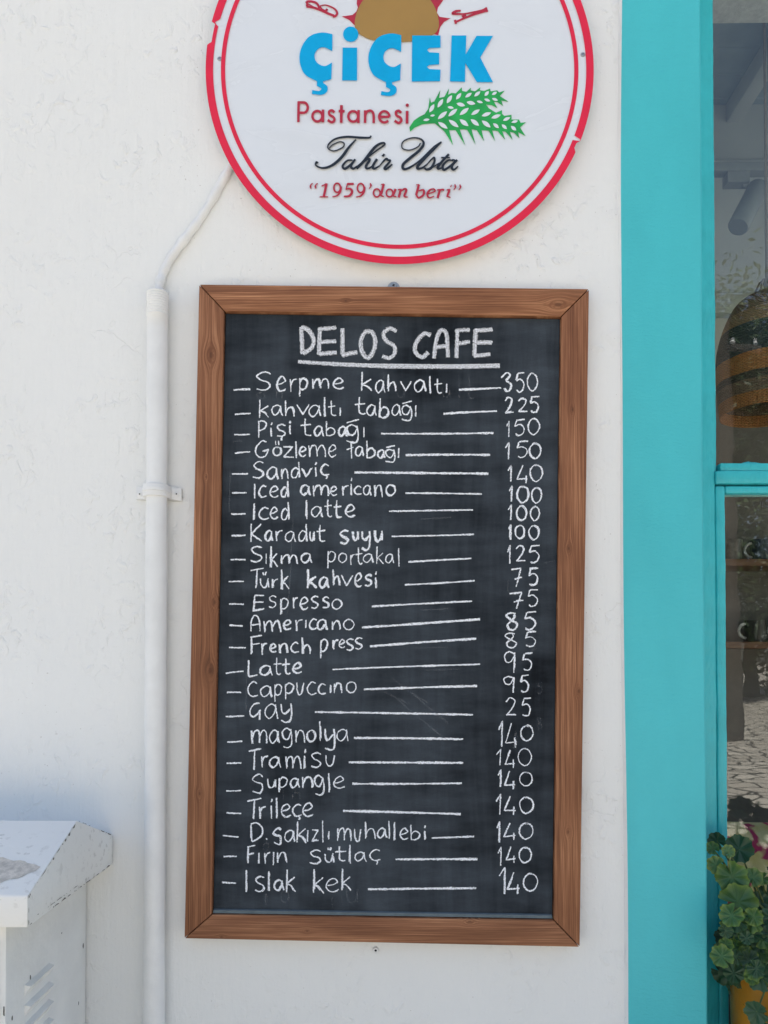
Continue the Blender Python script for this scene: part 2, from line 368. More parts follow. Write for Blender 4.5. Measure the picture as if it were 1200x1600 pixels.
# ---- window: fixed light above, casement below
win = thing("window", Vector((XR, DEP, ZS)) - shop.location, None, None); win.parent = shop
FY = DEP - 0.045      # front face of the fixed frame
def zz(py, Y): return P(1150, py, Y).z
def xx(px, py, Y): return P(px, py, Y).x
xf = xx(1117.5, 760, FY)                 # right edge of the jamb
xg_u = xx(1121, 400, FY)
zt0, zt1 = zz(757, FY), zz(735.5, FY)    # transom
zb1 = zz(723, FY)                        # bead over the transom
zs1 = zz(758.5, FY)                      # top of the sash
xs0, xs1 = xx(1118.6, 900, FY), xx(1134, 950, FY)
zg1 = zz(771, FY)
def member(name, x0, x1, y0, y1, z0, z1, bev=0.003, mat=TEALW, par=None):
    rnd = random.Random(int(abs(x0 * 7919 + z0 * 104729) * 1000)); ax = 0 if (x1 - x0) > (z1 - z0) else 2
    L_ = (x1 - x0) if ax == 0 else (z1 - z0); n = max(1, int(L_ / 0.012)); rows = []; j = [[0, 0] for _ in range(4)]
    lo = (x0, z0); c4 = [(y0, 0), (y0, 1), (y1, 1), (y1, 0)]
    for i in range(n + 1):
        t = i / n
        for q in j:
            q[0] = 0.7 * q[0] + rnd.uniform(-1, 1) * 0.00035; q[1] = 0.7 * q[1] + rnd.uniform(-1, 1) * 0.00035
        for q, (yy, k) in zip(j, c4):
            if ax == 0: rows.append((x0 + L_ * t, yy + q[0] * (yy == y0), (z0, z1)[k] + q[1]))
            else: rows.append(((x0, x1)[k] + q[1], yy + q[0] * (yy == y0), z0 + L_ * t))
    fs = [(i * 4 + k, i * 4 + (k + 1) % 4, i * 4 + 4 + (k + 1) % 4, i * 4 + 4 + k) for i in range(n) for k in range(4)] + [(0, 1, 2, 3), (4 * n + 3, 4 * n + 2, 4 * n + 1, 4 * n)]
    return obj(name, M().add(rows, fs), mat, par or win, bevel=bev * 0.8, seg=2, angle=50)
def jag_edge(name, pts, nrm, wmin, wmax, y, par, mat=TEALW, step=0.006, thick=0.0012, seed=1):
    """ragged line of brushed paint and putty that runs onto the glass"""
    rnd = random.Random(seed); m = M(); (ax, az), (bx, bz) = pts; L = math.hypot(bx - ax, bz - az); n = int(L / step)
    wd = 0; a = []; b = []; c = []
    for i in range(n + 1):
        t = i / n; wd = 0.75 * wd + 0.25 * rnd.uniform(-1, 1) * 2
        wdt = max(wmin * 0.3, (wmin + wmax) / 2 + wd * (wmax - wmin) / 2)
        x, z = ax + (bx - ax) * t, az + (bz - az) * t
        a.append((x, y - thick * 2.5, z)); b.append((x + nrm[0] * wdt * .7, y - thick, z + nrm[1] * wdt * .7)); c.append((x + nrm[0] * wdt, y + 0.0004, z + nrm[1] * wdt))
    n1 = n + 1
    m.add(a + b + c, [(i, i + 1, n1 + i + 1, n1 + i) for i in range(n)] + [(n1 + i, n1 + i + 1, 2 * n1 + i + 1, 2 * n1 + i) for i in range(n)])
    return obj(name, m, mat, par, smooth=True)
xfr = XW - (xf - XR)                     # mirrored right side
member("jamb", XR - 0.01, xf, FY, FY + 0.08, ZS + 0.001, ZT - 0.001)
member("jamb", xfr, XW + 0.01, FY, FY + 0.08, ZS + 0.001, ZT - 0.001)
member("transom", xf - 0.0005, xfr + 0.0005, FY - 0.004, FY + 0.075, zt0 + 0.0008, zt1 - 0.0008)
member("head_rail", xf + 0.001, xfr - 0.001, FY + 0.001, FY + 0.075, ZT - 0.06, ZT - 0.002)
member("glazing_bead", xg_u + 0.004, xfr - 0.005, FY + 0.003, FY + 0.03, zt1 + 0.0006, zb1, 0.002)
member("rebate_strip", xf + 0.0006, xg_u, FY + 0.012, FY + 0.07, zt1 + 0.0006, ZT - 0.061, 0.002)
GY = FY + 0.030
m = M().box(xg_u - 0.002, xfr, GY, GY + 0.004, zt1, ZT - 0.05); obj("pane", m, GLASS, win)
jag_edge("paint_edge", ((xg_u - 0.001, zb1), (xg_u - 0.001, ZT - 0.06)), (1, 0), 0.0005, 0.0042, GY, win, seed=3)
jag_edge("paint_edge", ((xg_u + 0.024, zb1 - 0.002), (xfr, zb1 - 0.002)), (0, 1), 0.006, 0.015, GY, win, seed=4)
sash = thing("casement", Vector((xs0, FY, ZS)) - shop.location - win.location, None, None); sash.parent = win
xsr = xfr - 0.002
SY = FY - 0.002
member("stile", xs0, xs1, SY, SY + 0.04, ZS + 0.004, zs1 - 0.001, 0.004, par=sash)
member("stile", xsr - (xs1 - xs0), xsr, SY, SY + 0.04, ZS + 0.004, zs1 - 0.001, 0.004, par=sash)
member("sash_rail", xs1 + 0.0006, xsr - (xs1 - xs0) - 0.0006, SY + 0.001, SY + 0.039, zg1, zs1 - 0.001, 0.004, par=sash)
member("sash_rail", xs1 + 0.0006, xsr - (xs1 - xs0) - 0.0006, SY + 0.001, SY + 0.039, ZS + 0.004, ZS + 0.055, 0.004, par=sash)
GY2 = SY + 0.022
m = M().box(xs1 - 0.004, xsr - 0.012, GY2, GY2 + 0.004, ZS + 0.05, zg1 + 0.004); obj("pane", m, GLASS, sash)
PUTTY = plain("old_putty", (0.22, 0.40, 0.36), 0.6, 0.25, 60, 0.001)
jag_edge("putty_line", ((xs1 - 0.001, ZS + 0.055), (xs1 - 0.001, zg1)), (1, 0), 0.001, 0.004, GY2, sash, PUTTY, seed=5)
jag_edge("putty_line", ((xs1, zg1 + 0.001), (xsr - 0.02, zg1 + 0.001)), (0, -1), 0.001, 0.005, GY2, sash, PUTTY, seed=6)

# ---- room behind the window
PALE = plain("pale_room_paint", (0.48, 0.52, 0.50), 0.8, 0.06, 5)
CEILP = plain("grey_green_boards", (0.30, 0.38, 0.40), 0.7, 0.10, 8)
BY = 1.55
room = shop
zc = 3.62
def boards():
    m = M(); y = 0.31
    while y < BY + 0.3:
        m.box(XL - 0.34, XW + 3.1, y, y + 0.118, zc, zc + 0.02); y += 0.121
    return m
obj("ceiling_boards", boards(), CEILP, room, bevel=0.003, seg=1)
xb = P(1145, 140, BY).x
m = M(); m.box(xb - 0.028, xb + 0.028, 0.31, BY - 0.002, zc - 0.075, zc - 0.001); m.box(xb + 0.50, xb + 0.556, 0.31, BY - 0.002, zc - 0.075, zc - 0.001)
obj("ceiling_beam", m, PALE, room, bevel=0.004)
zdark = P(1160, 612, BY).z  # lower wall coloured dark so the pane's reflections show against it
m = M().box(XL - 0.34, XW + 3.1, BY, BY + 0.15, zdark, zc - 0.002); obj("back_wall", m, PALE, room)
m = M().box(XL - 0.34, XW + 3.1, BY - 0.012, BY + 0.15, 0, zdark - 0.001); obj("darkened_lower_wall", m, plain("darkened_wall_colour", (0.15, 0.13, 0.115), 0.7, 0.15, 5), room)
zr = P(1160, 263, BY).z
m = M().box(XL - 0.33, XW + 1.5, BY - 0.03, BY - 0.001, zr - 0.018, zr + 0.018); obj("picture_rail", m, PALE, room, bevel=0.006)
zl = P(1160, 482, BY).z
m = M().box(XL - 0.33, XW + 1.5, BY - 0.05, BY - 0.001, zl - 0.04, zl + 0.04); obj("picture_rail", m, PALE, room, bevel=0.008)
zlin = P(1160, 36, 0.42).z
m = M().box(XR - 0.1, XW + 0.1, 0.315, 0.42, zlin, zc - 0.003); obj("inner_lintel", m, plain("rough_plaster", (0.72, 0.70, 0.64), 0.9, 0.12, 90, 0.004), room)
m = M().box(XL - 0.34, XW + 3.1, 0.31, BY, 0.02, 0.05); obj("room_floor", m, plain("brown_tiles", (0.17, 0.12, 0.09), 0.5, 0.2, 6), room)

# ------------------------------------------------------------------ chalkboard
BF = -0.027            # front of the frame
BS = -0.0175            # face of the slate
board = thing("menu_chalkboard", P(600, 960, 0), "tall black menu chalkboard in a brown pine frame covered in chalk prices", "chalkboard")
O = [(311, 444), (920.5, 451), (906, 1480), (288, 1466.5)]
I = [(350, 485.5), (877.5, 494), (865.5, 1438), (330.5, 1429.5)]
of = [P(x, y, BF) for x, y in O]; inf = [P(x, y, BF) for x, y in I]
KN = lambda lst: [(P(x, y, BF).x, P(x, y, BF).z, r) for x, y, r in lst]
WH1 = m_wood("stained_pine_top", 'X', 3.0, KN([(872, 476, 0.0085), (540, 470, 0.003)]))
WH2 = m_wood("stained_pine_bottom", 'X', 11.0, KN([(734, 1440, 0.004), (346, 1464, 0.003), (480, 1455, 0.003)]), 0.95)
WV1 = m_wood("stained_pine_left", 'Z', 5.0, KN([(330, 555, 0.008), (335, 941, 0.005), (328, 1048, 0.0075), (312, 1240, 0.004), (322, 745, 0.003)]), 0.98)
WV2 = m_wood("stained_pine_right", 'Z', 17.0, KN([(889, 857, 0.004), (904, 1080, 0.0042), (894, 640, 0.003), (888, 1300, 0.004)]), 1.02)
def rail(i, mat):
    j = (i + 1) % 4; a, b, c, d = of[i], of[j], inf[j], inf[i]
    g_ = (b - a).normalized() * 0.0008
    fr = [a + g_, b - g_, c - g_, d + g_]
    m = M().prism(fr, [Vector((p.x, -0.004, p.z)) for p in fr])
    return obj("frame_rail", m, mat, board, bevel=0.0018, seg=2)
for i, mt in enumerate((WH1, WV2, WH2, WV1)): rail(i, mt)
ex = [inf[0] + Vector((-.006, 0, .006)), inf[1] + Vector((.006, 0, .006)), inf[2] + Vector((.006, 0, -.006)), inf[3] + Vector((-.006, 0, -.006))]
# slate lies in a rebate behind the rails
slate = obj("slate_panel", M().prism([Vector((p.x, BS, p.z)) for p in [inf[0] + Vector((.0012, 0, -.0012)), inf[1] + Vector((-.0012, 0, -.0012)), inf[2] + Vector((-.0012, 0, .0012)), inf[3] + Vector((.0012, 0, .0012))]], [Vector((p.x, -0.0045, p.z)) for p in [inf[0] + Vector((.0012, 0, -.0012)), inf[1] + Vector((-.0012, 0, -.0012)), inf[2] + Vector((-.0012, 0, .0012)), inf[3] + Vector((.0012, 0, .0012))]]), SLATE, board)
# painted rebate of the bottom rail, grey with fallen chalk dust
LEDGE = plain("dusty_grey_rebate", (0.11, 0.145, 0.165), 0.85, 0.15, 60)
l0, l1 = inf[3], inf[2]
hb = 0.0070
m = M().prism([Vector((l0.x + .002, BS - .005, l0.z + .0016)), Vector((l1.x - .002, BS - .005, l1.z + .0016)), Vector((l1.x - .002, BS - .005, l1.z + hb)), Vector((l0.x + .002, BS - .005, l0.z + hb))],
              [Vector((l0.x + .002, BS - .0004, l0.z + .0016)), Vector((l1.x - .002, BS - .0004, l1.z + .0016)), Vector((l1.x - .002, BS - .0004, l1.z + hb + .001)), Vector((l0.x + .002, BS - .0004, l0.z + hb + .001))])
obj("chalk_ledge", m, LEDGE, board)
# hangers
hp = P(615, 447, -0.006)
hg = M(); ring = [(hp.x + 0.0115 * math.cos(R(a)), 0, hp.z - 0.004 + 0.0125 * math.sin(R(a))) for a in range(0, 181, 15)] + [(hp.x - 0.0115, 0, hp.z - 0.022), (hp.x + 0.0115, 0, hp.z - 0.022)]
hg.prism([Vector((x, -0.0052, z)) for x, _, z in ring], [Vector((x, -0.0038, z)) for x, _, z in ring])
ho = obj("hanger_plate", hg, METAL, board, bevel=0.0003, seg=1)
sv = M(); c = Vector((hp.x, -0.0075, hp.z + 0.0008)); n = 20
sv.add([c + Vector((0.0048 * math.cos(2 * math.pi * k / n), 0, 0.0048 * math.sin(2 * math.pi * k / n))) for k in range(n)] + [c + Vector((0.0056 * math.cos(2 * math.pi * k / n), 0.0023, 0.0056 * math.sin(2 * math.pi * k / n))) for k in range(n)], [list(range(n))] + [(k, (k + 1) % n, n + (k + 1) % n, n + k) for k in range(n)], 0)
for a in (0, math.pi / 2):
    d = Vector((math.cos(a + .4), 0, math.sin(a + .4))) * 0.0026; e = Vector((-math.sin(a + .4), 0, math.cos(a + .4))) * 0.0008
    y = Vector((0, -0.0002 - (0.0002 if a else 0), 0)); sv.add([c - d - e + y, c + d - e + y, c + d + e + y, c - d + e + y], [(0, 1, 2, 3)], 1)
obj("screw", sv, [METAL, DARK], ho)

# ---------------- handwriting: glyphs as strokes in a unit box (x right, y down); 'p' = straight pieces, 's' = smooth
def S(*p): return ('s', p)
def L(*p): return ('p', p)
ELL = [(0.62, 0.03), (0.35, 0.02), (0.06, 0.3), (0.08, 0.72), (0.42, 1.0), (0.8, 0.85), (0.97, 0.5), (0.85, 0.14), (0.55, 0.0), (0.42, 0.04)]
CC = [(0.95, 0.12), (0.55, 0.0), (0.12, 0.35), (0.08, 0.72), (0.45, 1.0), (1.0, 0.9)]
SS = [(0.96, 0.10), (0.55, 0.0), (0.10, 0.18), (0.30, 0.42), (0.80, 0.58), (0.92, 0.80), (0.55, 1.0), (0.03, 0.93)]
def sub(pts, y0, y1, x0=0, x1=1): return [(x0 + (x1 - x0) * x, y0 + (y1 - y0) * y) for x, y in pts]
AB = [(0.86, 0.18), (0.52, 0.0), (0.12, 0.28), (0.05, 0.72), (0.34, 1.0), (0.68, 0.72), (0.86, 0.2)]
GB = [(0.86, 0.18), (0.42, 0.0), (0.06, 0.32), (0.18, 0.88), (0.58, 0.95), (0.88, 0.25)]
GL = {
 'a': [S(*AB), S((0.84, 0.06), (0.88, 0.6), (1, 1))],
 'b': [L((0.05, 0), (0.09, 1)), S((0.08, 0.66), (0.45, 0.42), (0.92, 0.58), (0.85, 0.86), (0.4, 1.0), (0.07, 0.96))],
 'c': [S(*CC)],
 'ç': [S(*sub(CC, 0, .74)), L((0.62, 0.72), (0.74, 0.86), (0.64, 1))],
 'd': [S((0.88, 0.52), (0.5, 0.38), (0.08, 0.66), (0.16, 0.97), (0.58, 0.95), (0.9, 0.58)), L((0.9, 0), (0.97, 1))],
 'e': [S((0.10, 0.56), (0.5, 0.52), (0.92, 0.30), (0.62, 0.0), (0.2, 0.22), (0.04, 0.66), (0.32, 0.98), (0.68, 1.0), (1, 0.86))],
 'g': [S(*sub(GB, 0, .58)), S((0.88, 0.04), (0.96, 0.5), (0.9, 0.85), (0.55, 1.0), (0.12, 0.92))],
 'ğ': [L((0.05, 0.14), (0.95, 0.02)), S(*sub(GB, .24, .70)), S((0.82, 0.26), (0.95, 0.62), (0.85, 0.93), (0.5, 1.0), (0.02, 0.92))],
 'h': [L((0.08, 0), (0.10, 1)), S((0.1, 0.80), (0.36, 0.50), (0.72, 0.44), (0.9, 0.66), (0.97, 1))],
 'i': [L((0.45, 0.36), (0.6, 1)), L((0.75, 0.0), (0.5, 0.2))],
 'ı': [L((0.55, 0), (0.45, 1))],
 'k': [L((0.12, 0), (0.08, 1)), L((0.92, 0.36), (0.14, 0.66), (0.55, 0.74), (0.98, 1))],
 'K': [L((0.10, 0), (0.10, 1)), L((0.95, 0.0), (0.14, 0.56), (0.97, 0.96))],
 'l': [L((0.4, 0), (0.58, 1))],
 'm': [L((0.04, 0.05), (0.07, 1)), S((0.07, 0.62), (0.22, 0.14), (0.42, 0.06), (0.50, 0.4), (0.50, 0.95)), S((0.51, 0.6), (0.68, 0.12), (0.86, 0.10), (0.95, 0.5), (0.98, 1))],
 'n': [L((0.05, 0.04), (0.08, 1)), S((0.08, 0.62), (0.40, 0.08), (0.75, 0.08), (0.92, 0.45), (0.96, 1))],
 'o': [S(*ELL)],
 'p': [L((0.10, 0.04), (0.10, 1)), S((0.08, 0.24), (0.45, 0.0), (0.95, 0.14), (0.88, 0.46), (0.48, 0.64), (0.12, 0.58))],
 'r': [L((0.12, 0.05), (0.20, 1)), S((0.18, 0.52), (0.45, 0.14), (1, 0.03))],
 's': [S(*SS)],
 'ş': [S(*sub(SS, 0, .74)), L((0.56, 0.74), (0.52, 1))],
 't': [S((0.42, 0), (0.40, 0.55), (0.45, 0.9), (0.72, 1.0), (0.98, 0.96)), L((0.0, 0.42), (0.95, 0.36))],
 'f': [L((0.55, 0.06), (0.62, 1)), L((0.40, 0.0), (1.0, 0.06)), L((0.0, 0.50), (0.9, 0.36))],
 'u': [S((0.05, 0), (0.08, 0.62), (0.36, 1.0), (0.74, 0.85), (0.94, 0.4), (0.97, 0.02)), L((0.95, 0.3), (0.97, 0.95))],
 'U': [S((0.05, 0), (0.08, 0.62), (0.36, 1.0), (0.74, 0.85), (0.96, 0.02))],
 'ü': [S((0.05, 0.42), (0.12, 0.82), (0.42, 1.0), (0.74, 0.9), (0.94, 0.40)), L((0.92, 0.6), (0.97, 1)), L((0.36, 0.0), (0.44, 0.2)), L((0.72, 0.0), (0.62, 0.2))],
 'v': [L((0, 0), (0.46, 1), (1, 0.02))],
 'y': [S((0.04, 0), (0.14, 0.38), (0.42, 0.5), (0.82, 0.25)), S((0.92, 0.0), (0.98, 0.5), (0.88, 0.9), (0.5, 1.0), (0.06, 0.88))],
 'z': [L((0.05, 0.05), (0.92, 0.04), (0.08, 0.94), (1, 0.96))],
 '.': [L((0.2, 0.3), (0.8, 0.6))],
 'A': [S((0.03, 1), (0.08, 0.3), (0.36, 0.0), (0.74, 0.06), (0.92, 0.45), (0.97, 1)), L((0.08, 0.58), (0.92, 0.52))],
 'C': [S(*CC)],
 'D': [L((0.06, 0.02), (0.12, 1)), S((0.04, 0.06), (0.5, 0.0), (0.96, 0.32), (0.85, 0.72), (0.12, 0.99))],
 'E': [L((0.98, 0.02), (0.12, 0.07)), L((0.12, 0.05), (0.05, 0.97), (1, 0.90)), L((0.08, 0.50), (0.95, 0.46))],
 'F': [L((0.14, 0.05), (0.10, 1)), L((0.02, 0.08), (1, 0.0)), L((0.12, 0.48), (0.85, 0.42))],
 'G': [S((0.80, 0.08), (0.5, 0.0), (0.1, 0.36), (0.06, 0.74), (0.36, 1.0), (0.76, 0.88), (0.98, 0.5)), L((0.98, 0.52), (0.55, 0.60))],
 'Ç': [S((0.86, 0.0), (0.40, 0.10), (0.06, 0.44), (0.14, 0.74), (0.5, 0.78), (0.92, 0.42)), L((0.86, 0.42), (0.86, 1))],
 'I': [L((0.5, 0), (0.45, 1))],
 'L': [S((0.08, 0), (0.06, 0.6), (0.12, 0.97), (0.35, 0.98), (1, 0.90))],
 'P': [L((0.12, 0.04), (0.08, 1)), S((0.08, 0.16), (0.45, 0.0), (0.95, 0.16), (0.75, 0.48), (0.14, 0.60))],
 'T': [L((0, 0.10), (1, 0.0)), L((0.50, 0.06), (0.44, 1))],
 'S': [S(*SS)],
 'Ş': [S((0.96, 0.12), (0.6, 0.0), (0.08, 0.26), (0.4, 0.42), (0.9, 0.5), (0.92, 0.8)), S((0.92, 0.75), (0.72, 1.0), (0.10, 0.86))],
 '0': [S(*ELL)],
 '1': [L((0.02, 0.34), (0.75, 0.0), (0.62, 1))],
 '2': [S((0.06, 0.24), (0.42, 0.0), (0.86, 0.14), (0.68, 0.52), (0.10, 0.96)), L((0.08, 0.96), (1, 0.94))],
 '3': [S((0.0, 0.24), (0.45, 0.0), (0.86, 0.08), (0.45, 0.42)), S((0.45, 0.42), (0.94, 0.60), (0.88, 0.88), (0.55, 1.0), (0.25, 0.86))],
 '4': [L((0.55, 0), (0.05, 0.80), (1, 0.76)), L((0.84, 0.56), (0.86, 1))],
 '5': [L((1.0, 0.0), (0.30, 0.05)), S((0.30, 0.05), (0.14, 0.42)), S((0.14, 0.42), (0.58, 0.34), (0.94, 0.58), (0.78, 0.92), (0.42, 1.0), (0.22, 0.92))],
 '7': [L((0.0, 0.10), (0.86, 0.02), (0.46, 1)), L((0.28, 0.60), (0.98, 0.52))],
 '8': [S((0.80, 0.08), (0.4, 0.0), (0.06, 0.17), (0.35, 0.42), (0.9, 0.66), (0.72, 0.97), (0.32, 0.97), (0.18, 0.72), (0.52, 0.45), (0.72, 0.2), (0.62, 0.04))],
 '9': [S(*sub(GB, 0, .52)), L((0.90, 0.03), (0.84, 1))],
}
def smooth(pts, n=7):
    if len(pts) < 3: return list(pts)
    out = []; q = [pts[0]] + list(pts) + [pts[-1]]
    for i in range(1, len(q) - 2):
        p0, p1, p2, p3 = q[i - 1:i + 3]
        for k in range(n):
            t = k / n
            out.append(tuple(0.5 * (2 * p1[a] + (p2[a] - p0[a]) * t + (2 * p0[a] - 5 * p1[a] + 4 * p2[a] - p3[a]) * t * t + (3 * p1[a] - p0[a] - 3 * p2[a] + p3[a]) * t ** 3) for a in (0, 1)))
    out.append(pts[-1]); return out
def resample(pts, step):
    out = [pts[0]]; acc = 0
    for a, b in zip(pts, pts[1:]):
        d = math.hypot(b[0] - a[0], b[1] - a[1])
        k = max(1, int(round(d / step)))
        out += [(a[0] + (b[0] - a[0]) * i / k, a[1] + (b[1] - a[1]) * i / k) for i in range(1, k + 1)]
    return out
LAY = [0]; rw = random.Random(21)
def ribbon(m, pts, width, Y, wob=0.17, taper=True):
    """flat chalk stroke: pts and width in photo pixels, laid on the slate plane"""
    pts = [p for i, p in enumerate(pts) if i == 0 or math.hypot(p[0] - pts[i - 1][0], p[1] - pts[i - 1][1]) > 0.15]
    if len(pts) < 2: return
    LAY[0] = (LAY[0] + 1) % 12; y = Y - 0.00015 - 0.00003 * LAY[0]
    L_, R_, uvs, s = [], [], [], rw.uniform(0, 30); n = len(pts); wv = 0
    for i, p in enumerate(pts):
        a, b = pts[max(i - 1, 0)], pts[min(i + 1, n - 1)]
        t = math.atan2(b[1] - a[1], b[0] - a[0]); wv = 0.8 * wv + rw.uniform(-wob, wob)
        wd = width * (1 + wv) / 2
        if taper and (i == 0 or i == n - 1): wd *= 0.9
        if i: s += math.hypot(p[0] - pts[i - 1][0], p[1] - pts[i - 1][1]) * 0.00115
        nx, ny = -math.sin(t) * wd, math.cos(t) * wd
        L_.append(P(p[0] + nx, p[1] + ny, y)); R_.append(P(p[0] - nx, p[1] - ny, y)); uvs.append(s)
    m.add(L_ + R_, [(i, i + 1, n + i + 1, n + i) for i in range(n - 1)], 0, [(u, 0) for u in uvs] + [(u, 1) for u in uvs])
def glyph(m, ch, x0, x1, y0, y1, width=3.0, double=0.3):
    """ch drawn inside its measured ink box"""
    h = width / 2; x0 += h * .8; x1 -= h * .8; y0 += h * .8; y1 -= h * .8
    if x1 - x0 < 2.0: xm = (x0 + x1) / 2; x0, x1 = xm - 1.0, xm + 1.0
    for kind, pts in GL[ch]:
        j = 0.025
        q = [(x0 + (x1 - x0) * x + rw.uniform(-j, j) * (x1 - x0), y0 + (y1 - y0) * y + rw.uniform(-j, j) * (y1 - y0)) for x, y in pts]
        sm = resample(smooth(q), 1.4) if kind == 's' else resample(q, 1.4)
        sm = [(x + rw.uniform(-.22, .22), y + rw.uniform(-.22, .22)) for x, y in sm]
        wd = width * rw.uniform(0.85, 1.15)
        ribbon(m, sm, wd, BS)
        if rw.random() < double:                 # gone over twice, as on the board
            dx, dy = rw.uniform(0.9, 2.0) * rw.choice((-1, 1)), rw.uniform(-1.3, 1.3)
            kx = [(x + dx * (0.4 + 0.6 * i / len(sm)), y + dy) for i, (x, y) in enumerate(sm)]
            a = rw.randint(0, max(0, len(kx) // 4)); ribbon(m, kx[a:len(kx) - rw.randint(0, max(0, len(kx) // 5))], wd * 0.75, BS)

# every line: origin of the measuring grid (4 units per photo pixel), letter boxes, dash, long rule, price boxes
LINES = [
 ((380, 570), "S 75 182 40 165|e 202 270 68 167|r 285 340 82 172|p 343 408 78 200|m 425 540 80 155|e 556 632 78 152|k 730 810 40 168|a 820 890 92 177|h 898 960 58 170|v 980 1055 98 165|a 1062 1145 92 172|l 1155 1178 65 180|t 1190 1245 83 180|ı 1260 1282 115 180"),
 ((380, 570), "k 92 165 215 333|a 172 248 247 318|h 255 325 218 326|v 330 415 243 315|a 407 490 247 325|l 497 518 200 327|t 527 582 218 322|ı 597 615 262 323|t 692 768 200 312|a 765 838 245 322|b 848 912 208 332|a 925 990 245 322|ğ 985 1060 220 355|ı 1068 1088 247 330"),
 ((380, 645), "P 87 152 42 158|i 160 190 55 155|ş 205 270 70 178|i 283 303 45 140|t 355 430 30 147|a 440 505 78 150|b 512 580 47 148|a 590 650 80 150|ğ 640 728 38 190|ı 746 763 85 157"),
 ((380, 645), "G 68 165 172 283|ü 178 240 175 270|o 180 240 210 272|z 245 320 205 285|l 320 342 170 288|e 343 397 205 275|m 402 520 195 280|e 528 585 195 278|f 642 700 175 290|a 695 755 205 275|b 765 830 172 285|a 835 890 225 288|ğ 885 955 200 315|ı 962 980 215 285"),
 ((380, 715), "S 55 135 20 133|a 145 225 55 137|n 235 285 65 137|d 295 357 22 130|v 362 430 62 122|i 440 465 22 122|ç 480 542 40 138"),
 ((380, 715), "I 62 82 160 260|c 95 150 170 250|e 160 225 172 250|d 230 285 142 250|a 355 425 170 240|m 430 540 165 245|e 540 590 175 240|r 612 660 170 240|i 665 687 122 240|c 690 745 175 235|a 745 805 170 240|n 815 875 165 250|o 890 957 165 240"),
 ((380, 715), "I 60 80 280 390|c 92 165 308 390|e 165 220 305 385|d 230 290 275 392|l 385 410 260 388|a 420 500 300 375|t 505 560 255 375|t 560 620 262 378|e 635 705 290 375"),
 ((380, 785), "K 38 120 130 250|a 130 190 170 245|r 195 250 170 248|a 258 330 178 250|d 340 403 130 245|u 412 450 178 245|t 455 515 135 248|s 598 665 170 262|u 678 725 175 242|y 735 800 175 300|u 815 875 170 245"),
 ((380, 845), "S 40 125 30 137|ı 135 152 75 148|k 163 220 30 170|m 228 345 82 150|a 355 433 72 142|p 522 580 60 175|o 592 652 75 140|r 665 695 80 155|t 698 750 40 148|a 745 818 78 140|k 828 880 32 150|a 885 945 78 142|l 963 982 42 163"),
 ((380, 845), "T 42 130 170 300|ü 100 165 190 295|r 175 222 235 300|k 230 290 172 305|k 392 465 172 302|a 470 540 222 300|h 553 610 172 285|v 610 690 210 285|e 690 745 200 292|s 755 808 210 285|i 816 840 188 298"),
 ((380, 915), "E 60 135 52 160|S 155 212 60 140|p 225 285 75 185|r 305 345 68 145|e 348 410 70 152|s 420 475 62 145|s 490 540 65 145|o 550 622 80 152"),
 ((380, 915), "A 43 110 185 290|m 122 240 212 295|e 245 303 210 278|r 320 375 208 290|ı 383 400 210 268|c 410 465 203 275|a 460 530 208 280|n 550 610 218 280|o 622 698 207 280"),
 ((380, 985), "F 38 120 28 150|r 108 155 75 158|e 165 210 80 140|n 220 285 78 145|c 290 350 72 142|h 360 425 42 150|p 475 535 52 178|r 555 600 52 125|e 595 640 52 112|s 640 695 48 128|s 695 750 40 120"),
 ((380, 985), "L 25 92 180 292|a 98 185 215 285|t 185 240 165 278|t 240 300 170 275|e 303 370 200 270"),
 ((380, 1050), "C 22 95 55 158|a 102 185 82 160|p 190 245 72 188|p 255 320 65 172|U 330 385 62 145|c 393 462 58 145|c 465 522 70 142|ı 536 555 75 135|n 562 622 65 135|o 638 712 58 135"),
 ((380, 1050), "Ç 35 118 187 305|a 130 220 195 295|y 228 308 195 322"),
 ((380, 1120), "m 45 155 75 172|a 158 232 80 168|g 238 310 68 198|n 322 390 78 165|o 395 460 80 158|l 468 492 25 155|y 505 575 70 215|a 580 662 72 155"),
 ((380, 1120), "T 28 118 197 335|r 105 160 240 320|a 158 238 245 320|m 258 365 240 330|i 372 397 197 325|s 420 492 220 320|U 510 578 235 310"),
 ((380, 1195), "Ş 48 130 55 185|u 148 208 85 148|p 215 280 75 175|a 290 355 78 145|n 365 440 68 148|g 440 510 65 190|l 525 547 50 178|e 560 637 68 150"),
 ((380, 1195), "T 22 120 208 342|r 92 145 255 340|i 163 187 205 340|l 198 220 205 340|e 232 300 240 328|ç 305 370 242 348|e 368 440 235 325"),
 ((380, 1275), "D 40 130 38 165|. 138 158 136 156|Ş 182 245 68 182|a 255 328 85 165|k 328 400 28 172|ı 393 412 85 165|z 425 475 80 160|l 485 510 28 168|ı 525 545 92 150|m 582 680 68 160|U 690 742 75 163|h 755 830 30 145|a 835 898 70 140|l 902 922 28 148|l 936 958 32 152|e 975 1035 72 150|b 1040 1110 50 155|i 1120 1148 55 155"),
 ((380, 1275), "F 20 80 180 298|ı 88 108 225 300|r 125 175 222 305|ı 178 200 222 312|n 208 278 220 298|s 410 492 208 302|ü 503 570 192 292|t 570 645 182 285|l 656 680 175 302|a 692 770 220 285|ç 785 862 205 305"),
 ((370, 1345), "I 48 70 55 198|s 108 175 92 195|l 190 215 60 195|a 225 298 115 188|k 303 372 48 198|k 470 550 45 205|e 552 640 105 195|k 648 718 45 190"),
]
